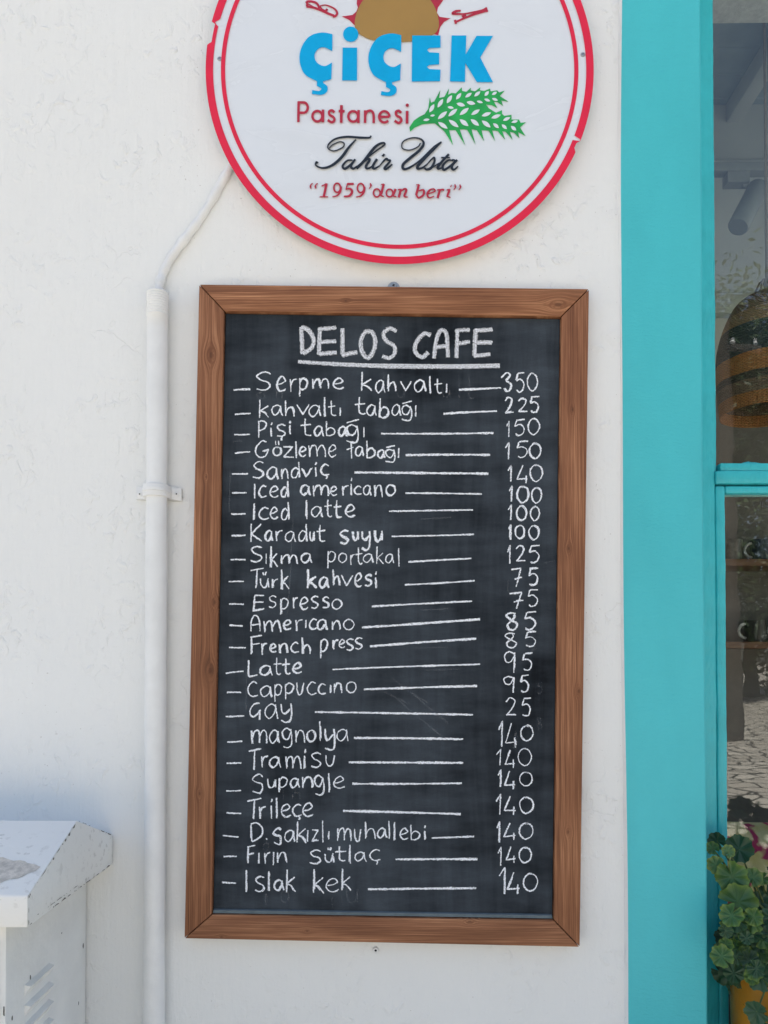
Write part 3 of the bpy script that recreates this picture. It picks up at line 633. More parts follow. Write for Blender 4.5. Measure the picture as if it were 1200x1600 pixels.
DASH = [(364.6, 609.5, 391, 608), (367, 647.5, 391.6, 646), (366, 679, 390.5, 678.5), (367, 708, 391, 706), (362.4, 740.7, 387.6, 740.5), (362.4, 770.4, 385.3, 770), (361, 803, 383.7, 802.8), (361.7, 837, 383.7, 836.3), (360, 874.6, 383.7, 874.6), (357.4, 909, 381, 908.3), (357.9, 943.9, 381, 944.3), (358.3, 977, 379.3, 978), (357.9, 1011.4, 384.2, 1011.9), (352.7, 1052, 380.4, 1048.8), (354.5, 1081.8, 377, 1082), (352.7, 1119.6, 381.5, 1118.5), (355, 1159.5, 378.6, 1158), (354, 1192.6, 377, 1192), (353.5, 1235.8, 376.7, 1235.3), (354, 1270, 377, 1271), (347.9, 1305.5, 373, 1307.8), (349.5, 1338.4, 370, 1338.2), (347, 1378.5, 368.8, 1379.8)]
RULE = [(717, 609, 783, 606, 4.2), (693, 646.4, 776.5, 642.3, 4), (595.5, 677.5, 771, 676.5, 3.8), (633.8, 711, 765.7, 710.8, 4), (554, 738, 763, 740, 4.4), (633.6, 770.4, 753, 772, 3), (608, 798.8, 739, 796.7, 3), (612, 838, 740.5, 835, 3.2), (638, 878, 736.5, 872.6, 3.4), (632.5, 913.8, 741.6, 907.2, 3.2), (581, 947.5, 737.6, 939.4, 3.6), (565.5, 980.5, 750, 967.5, 4.2), (578, 1010, 744, 998, 4.2), (519.5, 1046, 750, 1038, 3), (568.7, 1077, 745.5, 1071.7, 4.2), (492, 1112.5, 739, 1116.7, 3.8), (553, 1153, 723.6, 1155, 4), (545, 1191, 723.7, 1192, 4.2), (550.5, 1224.5, 721.5, 1223.8, 4.2), (536, 1267, 720, 1272, 4.4), (674.7, 1309.3, 740.6, 1307, 3.6), (618, 1342.7, 746, 1342.5, 4), (575, 1389.5, 744, 1387.7, 4)]
PRICE = [  # grid of 4.4444 units per photo pixel
 ((610, 490), "3 765 845 408 545|5 860 935 405 548|0 945 1028 408 542"), ((610, 490), "2 788 860 578 698|2 880 955 582 690|5 955 1038 570 690"),
 ((610, 490), "1 803 835 740 860|5 848 940 728 850|0 950 1043 725 845"), ((610, 650), "1 793 838 180 305|5 862 960 168 292|0 960 1055 185 298"),
 ((610, 650), "1 810 853 338 460|4 873 958 338 470|0 963 1063 335 458"), ((610, 650), "1 820 855 480 600|0 870 965 485 605|0 975 1058 492 608"),
 ((610, 650), "1 812 853 612 725|0 870 955 618 728|0 965 1043 625 730"), ((610, 650), "1 815 848 748 862|0 862 940 755 858|0 957 1042 757 860"),
 ((610, 810), "1 808 842 183 320|2 865 942 182 305|5 950 1040 182 313"), ((610, 810), "7 835 920 340 480|5 945 1032 340 470"),
 ((610, 810), "7 823 932 505 630|5 940 1030 488 617"), ((610, 810), "8 797 893 648 777|5 915 1018 642 775"),
 ((610, 970), "8 787 885 80 190|5 920 1015 72 185"), ((610, 970), "9 782 877 208 368|5 903 990 220 348"),
 ((610, 970), "9 780 870 380 503|5 890 965 372 500"), ((610, 970), "2 792 880 533 665|5 900 980 530 665"),
 ((610, 970), "1 745 793 690 880|4 793 882 708 890|0 900 998 722 840"), ((600, 1130), "1 775 825 178 300|4 832 915 178 315|0 925 1030 170 300"),
 ((600, 1130), "1 787 822 318 450|4 825 915 328 462|0 935 1038 335 442"), ((600, 1130), "1 773 825 488 638|4 825 918 500 640|0 935 1043 510 632"),
 ((600, 1130), "1 780 815 675 835|4 822 918 685 815|0 933 1042 688 810"), ((600, 1270), "1 787 825 232 375|4 840 917 230 352|0 930 1030 235 353"),
 ((600, 1270), "1 795 857 373 568|4 845 948 410 568|0 960 1073 415 550"),
]
def line_px(m, x0, y0, x1, y1, width, sag=0.8):
    a = rw.uniform(-sag, sag); n = max(4, int(math.hypot(x1 - x0, y1 - y0) / 2))
    pts = [(x0 + (x1 - x0) * i / n, y0 + (y1 - y0) * i / n + a * math.sin(math.pi * i / n) + rw.uniform(-.18, .18)) for i in range(n + 1)]
    ribbon(m, pts, width, BS)
for i in range(23):
    m = M()
    (ox, oy), txt = LINES[i]
    for tok in txt.split("|"):
        ch, a, b, c, d = tok.split(); a, b, c, d = (float(v) / 4 for v in (a, b, c, d))
        if i == 3 and ch == 'ü':               # the two dots of the o
            for q in (0.38, 0.68):
                xq = ox + a + (b - a) * q; line_px(m, xq, oy + c, xq + 0.6, oy + c + 6.5, 2.2, 0)
            continue
        wd = 2.75
        if i == 7 and a > 145: wd = 3.8
        if i == 8 and a > 128: wd = 2.4
        if i == 9 and 95 < a < 145: wd = 3.6
        glyph(m, ch, ox + a, ox + b, oy + c, oy + d, wd, 0.75 if i in (5, 12) else 0.55)
    line_px(m, *DASH[i], 3.1, 0.4)
    x0, y0, x1, y1, wd = RULE[i]; line_px(m, x0, y0, x1, y1, wd)
    if i in (13,): line_px(m, x0 + 30, y0 - 1.6, x1, y1, 2.2)
    (ox, oy), txt = PRICE[i]
    for tok in txt.split("|"):
        ch, a, b, c, d = tok.split(); a, b, c, d = (float(v) / 4.4444 for v in (a, b, c, d))
        glyph(m, ch, ox + a, ox + b, oy + c, oy + d, 2.8, 0.45)
    if i == 16:
        ghost16 = (ox + 870 / 4.4444, oy + 765 / 4.4444)
    obj("chalk_line", m, CHALK, slate)
# heading, broad chalk; boxes in photo pixels
T = M()
def bold(ch, x0, x1, y0, y1, strokes, wd=7.4):
    wd *= 1.16
    for kind, pts in strokes:
        q = [(x0 + (x1 - x0) * x, y0 + (y1 - y0) * y) for x, y in pts]
        q = resample(smooth(q) if kind == 's' else q, 1.5)
        ribbon(T, q, wd, BS, 0.05, False)
        for _ in range(2):
            k = [(x + rw.uniform(-1.6, 1.6), y + rw.uniform(-1.2, 1.2)) for x, y in (q[0], q[len(q) // 2], q[-1])]
            ds = [k[0][0] - q[0][0], k[0][1] - q[0][1]]
            ribbon(T, [(x + ds[0], y + ds[1]) for x, y in q], wd * 0.55, BS, 0.1)
bold('D', 471, 491, 511, 553, [L((0.0, 0.0), (0.08, 1.0)), S((0.02, 0.0), (0.55, 0.12), (0.95, 0.45), (0.78, 0.78), (0.1, 0.98))], 7)
bold('E', 498, 526, 512, 554, [L((0.06, 0.0), (0.0, 1.0)), L((0.0, 0.06), (0.95, 0.0)), L((0.1, 0.53), (0.98, 0.50)), L((0.0, 0.98), (1.0, 0.92))], 6.6)
bold('L', 534, 558, 513, 556, [L((0.04, 0.0), (0.05, 0.95)), L((0.02, 0.98), (1.0, 0.86))], 7)
bold('O', 563, 587, 517, 559, [S((0.6, 0.02), (0.3, 0.05), (0.03, 0.40), (0.15, 0.82), (0.52, 1.0), (0.85, 0.75), (0.98, 0.40), (0.78, 0.06), (0.45, 0.0))], 7)
bold('S', 597, 619, 513, 559.5, [S((1.0, 0.10), (0.55, 0.0), (0.10, 0.18), (0.30, 0.42), (0.85, 0.60), (0.88, 0.85), (0.5, 1.0), (0.02, 0.93))], 6.6)
bold('C', 648, 673, 521, 558, [S((1.0, 0.08), (0.6, 0.0), (0.12, 0.35), (0.02, 0.75), (0.45, 1.0), (0.85, 0.80))], 6.6)
bold('A', 678, 700, 516, 560, [S((0.0, 1.0), (0.15, 0.4), (0.45, 0.02), (0.85, 0.08), (0.95, 0.5), (1.0, 0.96)), L((0.12, 0.60), (0.92, 0.56))], 6.6)
bold('F', 712, 734, 515.5, 559, [L((0.12, 0.0), (0.05, 1.0)), L((0.0, 0.02), (1.0, 0.0)), L((0.1, 0.50), (1.0, 0.42))], 6.4)
bold('E', 741, 769, 514, 556, [L((0.08, 0.0), (0.0, 1.0)), L((0.05, 0.06), (1.0, 0.02)), L((0.1, 0.50), (0.98, 0.50)), L((0.0, 1.0), (0.9, 0.94))], 7)
ul = [(465.5, 565), (500, 567.2), (540, 569.2), (580, 570.8), (620, 571.6), (680, 572.2), (730, 572), (781, 571)]
for dy, wd in ((0, 6.5), (1.2, 7), (-1.8, 3.5)):
    q = resample(smooth([(x, y + dy * min(1, (x - 455) / 160)) for x, y in ul]), 2); ribbon(T, q, wd, BS, 0.05, False)
obj("chalk_heading", T, CHALKW, slate)
# half-wiped old writing
Gm = M()
for (ch, x0, x1, y0, y1) in [('l', 715, 720, 586, 622), ('t', 727, 742, 588, 624), ('u', 618, 634, 600, 622), ('u', 690, 704, 604, 622), ('n', 430, 442, 607, 622), ('o', 400, 415, 612, 624), ('k', 598, 608, 580, 594), ('n', 455, 470, 1236, 1250), ('l', 441, 444, 1232, 1250), ('n', 413, 418, 1395, 1415), ('u', 540, 560, 1388, 1412), ('l', 517, 521, 1400, 1420), ('o', 438, 452, 1390, 1410), ('l', 792, 795, 905, 925), ('7', 822, 840, 1005, 1022), ('5', 838, 848, 1065, 1085), ('8', 838, 848, 1120, 1140), ('o', 410, 421, 1316, 1330), ('l', 533, 536, 1400, 1416)]:
    glyph(Gm, ch, x0, x1, y0, y1, 2.4, 0.0)
for (x0, y0, x1, y1) in [(458, 810, 454, 880), (455, 880, 449, 960), (657, 811, 705, 808), (655, 953, 700, 951), (650, 1013, 700, 1011), (665, 1047, 720, 1045), (600, 1080, 640, 1100), (612, 1060, 668, 1098), (640, 1080, 700, 1130), (620, 1092, 690, 1150), (386, 1045, 384, 1110), (850, 880, 868, 876), (365, 690, 378, 689), (360, 735, 358, 800), (806, 1145, 803, 1170), (805.5, 1142, 802.5, 1168), (807, 1148, 804, 1172)]:
    line_px(Gm, x0, y0, x1, y1, 3.0, 0.8)
obj("wiped_writing", Gm, GHOST, slate)

# ------------------------------------------------------------------ round shop sign
SF = -0.022
sx, sy, SR = 624.5, 109.5, 303.5
sign = thing("round_shop_sign", P(sx, sy, 0), "round white shop sign with red rings, blue lettering and a green wheat ear", "sign")
def rad(a):
    """outer radius in px at photo angle a (y down); the rim is chipped in two places"""
    x, y = sx + SR * math.cos(a), sy + SR * math.sin(a); r = SR
    if x < 400 and 34 < y < 69: t = min(1, (69 - y) / 4); r -= 6.0 * t
    if x > 850 and 222 < y < 238: t = min(1, (y - 222) / 2, (238 - y) / 5); r -= 4.5 * t
    return r
def spx(a, r, Y): return P(sx + r * math.cos(a), sy + r * math.sin(a), Y)
AN = [2 * math.pi * k / 720 for k in range(720)]
m = M(); n = 720
m.v = [spx(a, rad(a), SF) for a in AN] + [spx(a, rad(a), SF + 0.005) for a in AN]
m.f = [list(range(n)), list(range(2 * n - 1, n - 1, -1))] + [[i, i + n, (i + 1) % n + n, (i + 1) % n] for i in range(n)]
m.mi = [0, 0] + [1] * n
obj("sign_disc", m, [ACRYL, REDEDGE], sign, smooth=True, angle=30)
m = M()
for a in range(0, 360, 45): pass
m.tube([spx(0.6, 220, SF + 0.005), spx(0.6, 220, 0)], 0.008); m.tube([spx(2.5, 220, SF + 0.005), spx(2.5, 220, 0)], 0.008); m.tube([spx(4.7, 220, SF + 0.005), spx(4.7, 220, 0)], 0.008)
obj("standoff_spacer", m, METAL, sign)
def annulus(fo, fi, Y, mi=0):
    m = M(); n = 720; m.v = [spx(a, fo(a), Y) for a in AN] + [spx(a, fi(a), Y) for a in AN]
    m.f = [[i, (i + 1) % n, (i + 1) % n + n, i + n] for i in range(n)]; m.mi = [mi] * n
    m.v += [spx(a, fo(a), Y + 0.0008) for a in AN] + [spx(a, fi(a), Y + 0.0008) for a in AN]
    m.f += [[i, (i + 1) % n, (i + 1) % n + 2 * n, i + 2 * n] for i in range(n)] + [[i + n, (i + 1) % n + n, (i + 1) % n + 3 * n, i + 3 * n] for i in range(n)]; m.mi += [mi] * 2 * n
    return m
def ring_in(a):
    x, y = sx + SR * math.cos(a), sy + SR * math.sin(a); r = 291.5
    if x < 400 and 26 < y < 38: r = min(rad(a) - 0.5, 291.5 + max(0, 6 - abs(y - 33)) * 1.2)
    if x > 850 and 218 < y < 223: r = rad(a) - 1.0
    return r
obj("red_ring", annulus(lambda a: rad(a) - 0.3, ring_in, SF - 0.0012), RED, sign)
obj("red_ring", annulus(lambda a: 279.3, lambda a: 272.8, SF - 0.0012), RED, sign)
def poly(polys, Y, depth=0.0012, holes=None):
    m = M()
    for pts in polys:
        v = [P(x, y, Y) for x, y in pts]; n = len(v)
        tri = tessellate_polygon([[Vector((x, y, 0)) for x, y in pts]])
        m.add(v, [tuple(t) for t in tri]); w_ = [P(x, y, Y + depth) for x, y in pts]
        m.add(v + w_, [(i, (i + 1) % n, n + (i + 1) % n, n + i) for i in range(n)])
    return m
def strokes_poly(strokes, Y, depth=0.0012):
    """round-ended strokes with their own widths: list of (points, width or [w0, wmid, w1], smooth?)"""
    m = M(); lay = 0
    for pts, wd, sm in strokes:
        q = smooth(pts, 6) if sm else resample(pts, 3.0)
        n = len(q); lay += 1; y = Y - 0.00004 * lay
        ws = [wd] * n if not isinstance(wd, (list, tuple)) else [wd[min(int(i / (n - 1) * (len(wd) - 1)), len(wd) - 2)] * (1 - ((i / (n - 1) * (len(wd) - 1)) - min(int(i / (n - 1) * (len(wd) - 1)), len(wd) - 2))) + wd[min(int(i / (n - 1) * (len(wd) - 1)), len(wd) - 2) + 1] * ((i / (n - 1) * (len(wd) - 1)) - min(int(i / (n - 1) * (len(wd) - 1)), len(wd) - 2)) for i in range(n)]
        A, B = [], []
        for i, p in enumerate(q):
            a, b = q[max(i - 1, 0)], q[min(i + 1, n - 1)]; t = math.atan2(b[1] - a[1], b[0] - a[0])
            A.append((p[0] - math.sin(t) * ws[i] / 2, p[1] + math.cos(t) * ws[i] / 2)); B.append((p[0] + math.sin(t) * ws[i] / 2, p[1] - math.cos(t) * ws[i] / 2))
        fr = [P(x, z, y) for x, z in A + B]; bk = [P(x, z, y + depth) for x, z in A + B]
        fs = [(i, i + 1, n + i + 1, n + i) for i in range(n - 1)]
        fs += [(i, i + 1, 2 * n + i + 1, 2 * n + i) for i in range(n - 1)] + [(n + i, n + i + 1, 3 * n + i + 1, 3 * n + i) for i in range(n - 1)] + [(0, n, 3 * n, 2 * n), (n - 1, 2 * n - 1, 4 * n - 1, 3 * n - 1)]
        m.add(fr + bk, fs)
    return m
def circ(cx, cy, rx, ry=None, n=28, a0=0): return [(cx + rx * math.cos(2 * math.pi * k / n + a0), cy + (ry or rx) * math.sin(2 * math.pi * k / n + a0)) for k in range(n)]
def tr(pts, ox, oy, s): return [(ox + x / s, oy + y / s) for x, y in pts]
s2 = 1200 / 350
# sun behind the name: golden dome with red flames
flames = [tr(q, 450, 0, s2) for q in (
 [(330, -60), (372, -30), (368, 20), (374, 40), (366, 62), (345, 80), (288, 88), (330, 108), (360, 140), (400, 150), (420, -60)],
 [(735, -60), (860, -40), (825, 10), (803, 40), (798, 68), (812, 90), (870, 98), (835, 118), (815, 145), (805, 188), (770, 180), (740, 100)])]
FL2 = []
for a in range(200, 345, 22):
    c0 = (620.0, 42.0); ca, sa = math.cos(R(a)), math.sin(R(a)); t1 = (-sa, ca)
    FL2.append([(c0[0] + ca * 60 - t1[0] * 13, c0[1] + sa * 60 - t1[1] * 13), (c0[0] + ca * 78 - t1[0] * 5, c0[1] + sa * 78 - t1[1] * 5), (c0[0] + ca * 96, c0[1] + sa * 96), (c0[0] + ca * 78 + t1[0] * 5, c0[1] + sa * 78 + t1[1] * 5), (c0[0] + ca * 60 + t1[0] * 13, c0[1] + sa * 60 + t1[1] * 13)])
obj("red_flames", poly(flames + [f for f in FL2 if min(p[1] for p in f) < -40], SF - 0.0010), DRED, sign)
dome = [(620 + 66 * math.cos(R(a)), 40 + 66 * math.sin(R(a))) for a in range(180, 361, 6)] + smooth([(686, 42), (680, 52), (662, 61), (640, 65), (620, 65.8), (598, 65), (578, 61.5), (560, 52), (554, 41)], 4)[1:-1]
obj("gold_sun", poly([dome], SF - 0.0016), GOLD, sign)
obj("red_letter", strokes_poly([(tr(q, 460, 0, 10), [v / 10 for v in w_] if isinstance(w_, list) else w_ / 10, True) for q, w_ in (
  ([(190, 100), (300, 118), (430, 165), (540, 215), (620, 245)], 38), ([(185, 20), (200, 60), (195, 100)], 36), ([(190, 25), (250, 20), (330, 40), (370, 80), (390, 130)], 36), ([(390, 130), (350, 125), (280, 95), (215, 60)], 14),
  ([(400, 90), (480, 78), (570, 105), (640, 150), (668, 205), (640, 250), (600, 255)], [14, 30, 40]), ([(400, 95), (430, 140), (490, 165), (515, 150), (490, 140)], 22))], SF - 0.0012), DRED, sign)
obj("red_letter", strokes_poly([(tr(q, 660, 0, 10), w_, sm) for q, w_, sm in (
  ([(515, 345), (640, 290), (800, 225), (1000, 150)], [3.2, 3, 4.0, 6.5], False), ([(508, 310), (525, 372)], 3.6, False), ([(600, 165), (530, 175), (470, 210), (560, 218), (700, 210), (990, 150)], [2.5, 4.4, 3.2, 2.6, 3.4], True), ([(620, 262), (680, 230)], 4.0, False), ([(990, 115), (1012, 185)], 3.4, False))], SF - 0.0012), DRED, sign)
Cc = smooth([(238, 183), (180, 174), (115, 195), (72, 255), (62, 325), (88, 395), (150, 433)], 6) + smooth([(185, 437), (232, 424)], 3) + [(235, 335)] + smooth([(235, 335), (195, 354), (155, 335), (142, 300), (155, 268), (190, 253), (237, 273)], 6)[1:]
Cd = [(155, 430), (186, 434), (190, 446)] + smooth([(190, 446), (210, 462), (209, 490), (180, 508), (128, 503)], 5)[1:] + [(130, 482)] + smooth([(130, 482), (165, 487), (178, 474), (155, 460)], 4)[1:]
blue = [Cc, Cd, [(x + 369, y + 5) for x, y in Cc], [(x + 370, y + 6) for x, y in Cd], [(293, 255), (370, 255), (370, 431), (290, 431)], circ(336, 183, 41),
        [(665, 190), (817, 190), (817, 255), (758, 257), (745, 267), (756, 280), (810, 283), (810, 345), (757, 348), (744, 358), (757, 370), (817, 373), (815, 435), (663, 437)],
        [(877, 190), (955, 190), (952, 292), (1010, 192), (1098, 192), (1030, 308), (1098, 440), (1012, 440), (950, 338), (948, 438), (868, 436)]]
for i, b_ in enumerate(blue):
    o = None
m = M()
for i, b_ in enumerate(blue):
    k = poly([tr(b_, 450, 0, s2)], SF - 0.0024 - 0.00004 * (i % 2), 0.0022); m.add(k.v, k.f)
obj("blue_lettering", m, BLUE, sign)
s5 = 1200 / 210
def arc(cx, cy, rx, ry, a0, a1, n=14): return [(cx + rx * math.cos(R(a0 + (a1 - a0) * i / n)), cy + ry * math.sin(R(a0 + (a1 - a0) * i / n))) for i in range(n + 1)]
W_ = 3.9
pas = [([(95, 104), (92, 290)], W_, False), ([(92, 114), (130, 114)] + arc(140, 160, 36, 46, -90, 90) + [(92, 206)], W_, False),
 (arc(262, 237, 44, 47, 0, 360, 24), W_, False), ([(313, 178), (312, 291)], W_, False),
 ([(414, 203), (392, 185), (368, 196), (372, 225), (405, 246), (414, 272), (390, 292), (355, 270)], W_, True),
 ([(477, 138), (475, 296)], W_ * 1.1, False), ([(452, 192), (506, 192)], W_, False),
 (arc(582, 239, 44, 47, 0, 360, 24), W_, False), ([(630, 182), (629, 298)], W_, False),
 ([(689, 185), (688, 297)], W_, False), ([(690, 228), (705, 197), (735, 187), (758, 205), (765, 240), (765, 298)], W_, True),
 ([(815, 243), (905, 243)] , W_, False), (arc(860, 243, 46, 50, 0, -318, 22), W_, False),
 ([(1012, 207), (988, 188), (964, 200), (970, 230), (1002, 250), (1012, 276), (988, 298), (952, 276)], W_, True),
 ([(1064, 190), (1063, 303)], W_ * 1.1, False), (arc(1065, 139, 7, 7, 0, 360, 10), W_ * .75, False)]
obj("red_lettering", strokes_poly([(tr(q, 450, 140, s5), w_, sm) for q, w_, sm in pas], SF - 0.0022, 0.002), DRED, sign)
s4 = 1200 / 260
scr = [([(506, 32), (495, 46), (430, 46), (330, 40), (250, 55), (202, 92), (198, 125), (240, 142), (300, 118), (312, 88), (280, 76), (230, 98), (206, 122)], [1.6, 3.0, 2.4, 1.5, 1.8, 1.5, 1.5], True),
 ([(398, 60), (345, 118), (292, 190), (222, 248), (155, 265), (108, 245), (112, 222), (122, 232)], [1.6, 3.8, 3.6, 2.2, 1.8, 3.2], True),
 ([(372, 208), (335, 212), (302, 250), (318, 270), (358, 242), (390, 205)], [1.6, 2.8, 3.4, 2.0], True), ([(392, 202), (362, 250), (378, 270), (405, 252)], [2.6, 3.4, 2.0], True),
 ([(395, 262), (470, 200), (545, 140), (604, 98), (590, 84), (535, 115), (455, 215), (402, 270)], [1.4, 1.8, 2.2, 3.8, 3.4], True), ([(430, 240), (485, 200), (495, 212), (470, 252), (482, 270), (515, 252)], [1.6, 3.2, 3.4, 1.8], True),
 ([(550, 200), (520, 250), (530, 270), (568, 250)], [3.2, 3.4, 1.8], True), ([(590, 168), (602, 178)], 4, False),
 ([(568, 250), (612, 200), (628, 208), (645, 215), (605, 262), (618, 272), (660, 238)], [1.5, 3.0, 2.4, 3.4, 1.8], True),
 ([(862, 85), (845, 112), (785, 136), (732, 122), (738, 75), (800, 48), (862, 55), (886, 88), (858, 135), (790, 192), (738, 240), (742, 272), (785, 262), (862, 208), (960, 112), (1015, 76)], [1.5, 1.5, 1.6, 1.8, 3.4, 3.8, 3.2, 2.0, 1.6], True),
 ([(1014, 78), (930, 160), (852, 240), (842, 268), (872, 266), (912, 238)], [2.0, 3.8, 3.4, 1.8], True),
 ([(905, 245), (956, 190), (965, 212), (942, 262), (908, 276), (892, 264)], [1.5, 2.4, 3.6, 2.2], True),
 ([(950, 262), (1000, 228)], 1.6, False), ([(1068, 165), (1002, 238), (988, 270), (1025, 262)], [2.8, 3.6, 1.8], True), ([(1012, 190), (1075, 190)], 1.8, False),
 ([(1098, 212), (1062, 210), (1024, 250), (1034, 278), (1078, 250), (1112, 212), (1090, 206)], [1.8, 2.8, 3.4, 2.0, 1.8], True), ([(1128, 206), (1090, 252), (1102, 278), (1135, 252)], [2.6, 3.4, 1.6], True)]
obj("black_script", strokes_poly([(tr(q, 470, 205, s4), [v * 1.22 for v in w_] if isinstance(w_, list) else w_ * 1.22, sm) for q, w_, sm in scr], SF - 0.0026, 0.0024), BLACK, sign)
def comma(x, y, flip=1): return [([(x, y), (x + 9 * flip, y - 1 * flip)], 3.4, False), ([(x + 8 * flip, y), (x + 8 * flip, y + 12 * flip), (x - 6 * flip, y + 30 * flip)] if flip > 0 else [(x - 6, y), (x - 6, y - 14), (x + 9, y - 30)], [2.2, 1.0], True)]
ser = comma(76, 404, -1) + comma(112, 404, -1) + [
 ([(186, 376), (166, 470)], 3.2, False), ([(150, 396), (186, 378)], 1.5, False), ([(136, 473), (196, 473)], 1.4, False),
 (arc(262, 408, 24, 33, 0, 360, 20), 2.2, False), ([(290, 398), (285, 436), (262, 464), (228, 472)], [2.6, 2.4, 1.2], True),
 ([(334, 380), (382, 380)], 2.8, False), ([(336, 380), (326, 420)], 1.5, False), ([(324, 420), (352, 414), (370, 436), (350, 466), (310, 470)], [1.2, 3.2, 3.2, 2.0], True),
 (arc(432, 410, 24, 33, 0, 360, 20), 2.2, False), ([(460, 400), (455, 438), (432, 466), (398, 474)], [2.6, 2.4, 1.2], True)] + comma(498, 384) + [
 (arc(548, 445, 24, 29, 0, 360, 18), 2.1, False), ([(598, 380), (578, 462), (600, 474)], [3.0, 3.0, 1.2], False), ([(578, 384), (600, 380)], 1.2, False),
 (arc(640, 446, 24, 28, 0, 360, 18), 2.1, False), ([(684, 416), (664, 466), (690, 474)], [3.0, 3.0, 1.2], False),
 ([(700, 422), (722, 418), (706, 478)], [1.4, 3.0, 3.0], False), ([(712, 446), (742, 418), (762, 424), (746, 468), (772, 474)], [1.2, 2.6, 3.0, 1.2], True),
 ([(852, 384), (832, 460)], 3.0, False), ([(832, 386), (854, 384)], 1.2, False), ([(832, 455), (850, 480), (884, 458), (884, 424), (850, 430)], [2.0, 2.6, 3.0, 1.4], True),
 ([(914, 452), (966, 434), (958, 416), (930, 424), (912, 455), (926, 480), (962, 468)], [1.2, 2.0, 1.6, 3.0, 2.2, 1.2], True),
 ([(982, 424), (1004, 420), (986, 482)], [1.4, 3.0, 3.0], False), ([(994, 446), (1012, 422), (1034, 424)], [1.4, 3.0], True),
 ([(1052, 424), (1074, 420), (1056, 470), (1080, 478)], [1.4, 3.0, 3.0, 1.2], False), ([(1080, 394), (1086, 397)], 3.2, False)] + comma(1108, 392) + comma(1144, 394)
obj("red_lettering", strokes_poly([(tr(q, 470, 205, s4), [v * 1.2 for v in w_] if isinstance(w_, list) else w_ * 1.2, sm) for q, w_, sm in ser], SF - 0.0020, 0.0018), DRED, sign)
wheat = [(65, 455), (58, 412), (100, 350), (150, 315), (200, 290), (235, 240), (250, 135), (260, 182), (292, 170), (348, 65), (336, 138), (385, 128), (429, 50), (421, 108), (455, 90), (492, 95), (549, 38), (552, 72), (592, 80), (635, 42), (632, 66), (672, 76), (724, 38), (719, 66), (760, 72), (812, 50), (822, 76), (880, 66), (900, 86), (952, 70), (906, 120), (986, 172), (920, 162), (936, 212), (880, 175), (850, 172), (884, 234), (830, 205), (778, 200), (800, 232), (850, 265), (872, 276), (926, 252), (926, 286), (948, 306), (1015, 295), (1016, 340), (1085, 340), (1102, 372), (1150, 365), (1096, 415), (1147, 496), (1078, 458), (1090, 515), (1040, 465), (1000, 455), (1026, 530), (960, 455), (930, 450), (956, 530), (886, 448), (835, 442), (861, 540), (800, 446), (735, 440), (757, 540), (690, 440), (640, 432), (677, 570), (600, 436), (530, 432), (580, 578), (490, 440), (430, 440), (467, 578), (385, 450), (295, 375), (180, 385), (110, 415)]
obj("wheat_ears", poly([tr(wheat, 630, 130, 6)], SF - 0.0014), GREEN, sign)
def lens(cx, cy, ln, wd, ang):
    a = R(-ang); q = []
    for i in range(9): t = -1 + i / 4; q.append((t * ln / 2, -(1 - t * t) * wd / 2))
    for i in range(1, 8): t = 1 - i / 4; q.append((t * ln / 2, (1 - t * t) * wd / 2))
    return [(cx + x * math.cos(a) - y * math.sin(a), cy + x * math.sin(a) + y * math.cos(a)) for x, y in q]
grains = [(268, 235, 90, 36, 60), (348, 188, 95, 36, 58), (433, 150, 90, 36, 58), (520, 122, 78, 32, 52), (612, 112, 75, 30, 35), (695, 100, 75, 30, 40), (783, 97, 60, 30, 50), (855, 95, 55, 26, 30), (445, 228, 60, 26, -10), (540, 200, 85, 36, -15), (635, 185, 85, 36, -12), (718, 175, 60, 24, -15), (788, 158, 60, 26, -20), (860, 152, 58, 26, -20), (368, 300, 115, 38, 40), (465, 275, 110, 38, 40), (572, 265, 110, 38, 38), (678, 272, 95, 34, 32), (780, 292, 95, 34, 20), (870, 312, 95, 34, 20), (970, 335, 75, 30, 25), (1045, 360, 65, 26, 15), (372, 395, 110, 38, -35), (473, 378, 115, 40, -37), (570, 370, 105, 42, -38), (672, 368, 100, 40, -38), (778, 382, 105, 40, -38), (870, 398, 70, 32, -40), (948, 408, 65, 30, -42), (1035, 422, 65, 32, -40), (218, 343, 62, 24, 8), (275, 303, 46, 20, 10)]
obj("wheat_grains", poly([tr(lens(*q_), 630, 130, 6) for q_ in grains], SF - 0.0022, 0.0007), ACRYL, sign)
for (x, y) in ((343, 91), (911, 84.5)):
    m = M(); c = P(x, y, SF - 0.0014)
    m.add([c + Vector((0.0034 * math.cos(2 * math.pi * k / 16), 0, 0.0034 * math.sin(2 * math.pi * k / 16))) for k in range(16)] + [c + Vector((0.0044 * math.cos(2 * math.pi * k / 16), 0.0013, 0.0044 * math.sin(2 * math.pi * k / 16))) for k in range(16)], [list(range(16))] + [(k, (k + 1) % 16, 16 + (k + 1) % 16, 16 + k) for k in range(16)])
    y_ = c.y - 0.0002; m.add([(c.x - .0018, y_, c.z - .0005), (c.x + .0018, y_, c.z + .0004), (c.x + .0018, y_, c.z + .0012), (c.x - .0018, y_, c.z + .0004)], [(0, 1, 2, 3)], 1)
    obj("screw", m, [METAL, DARK], sign)

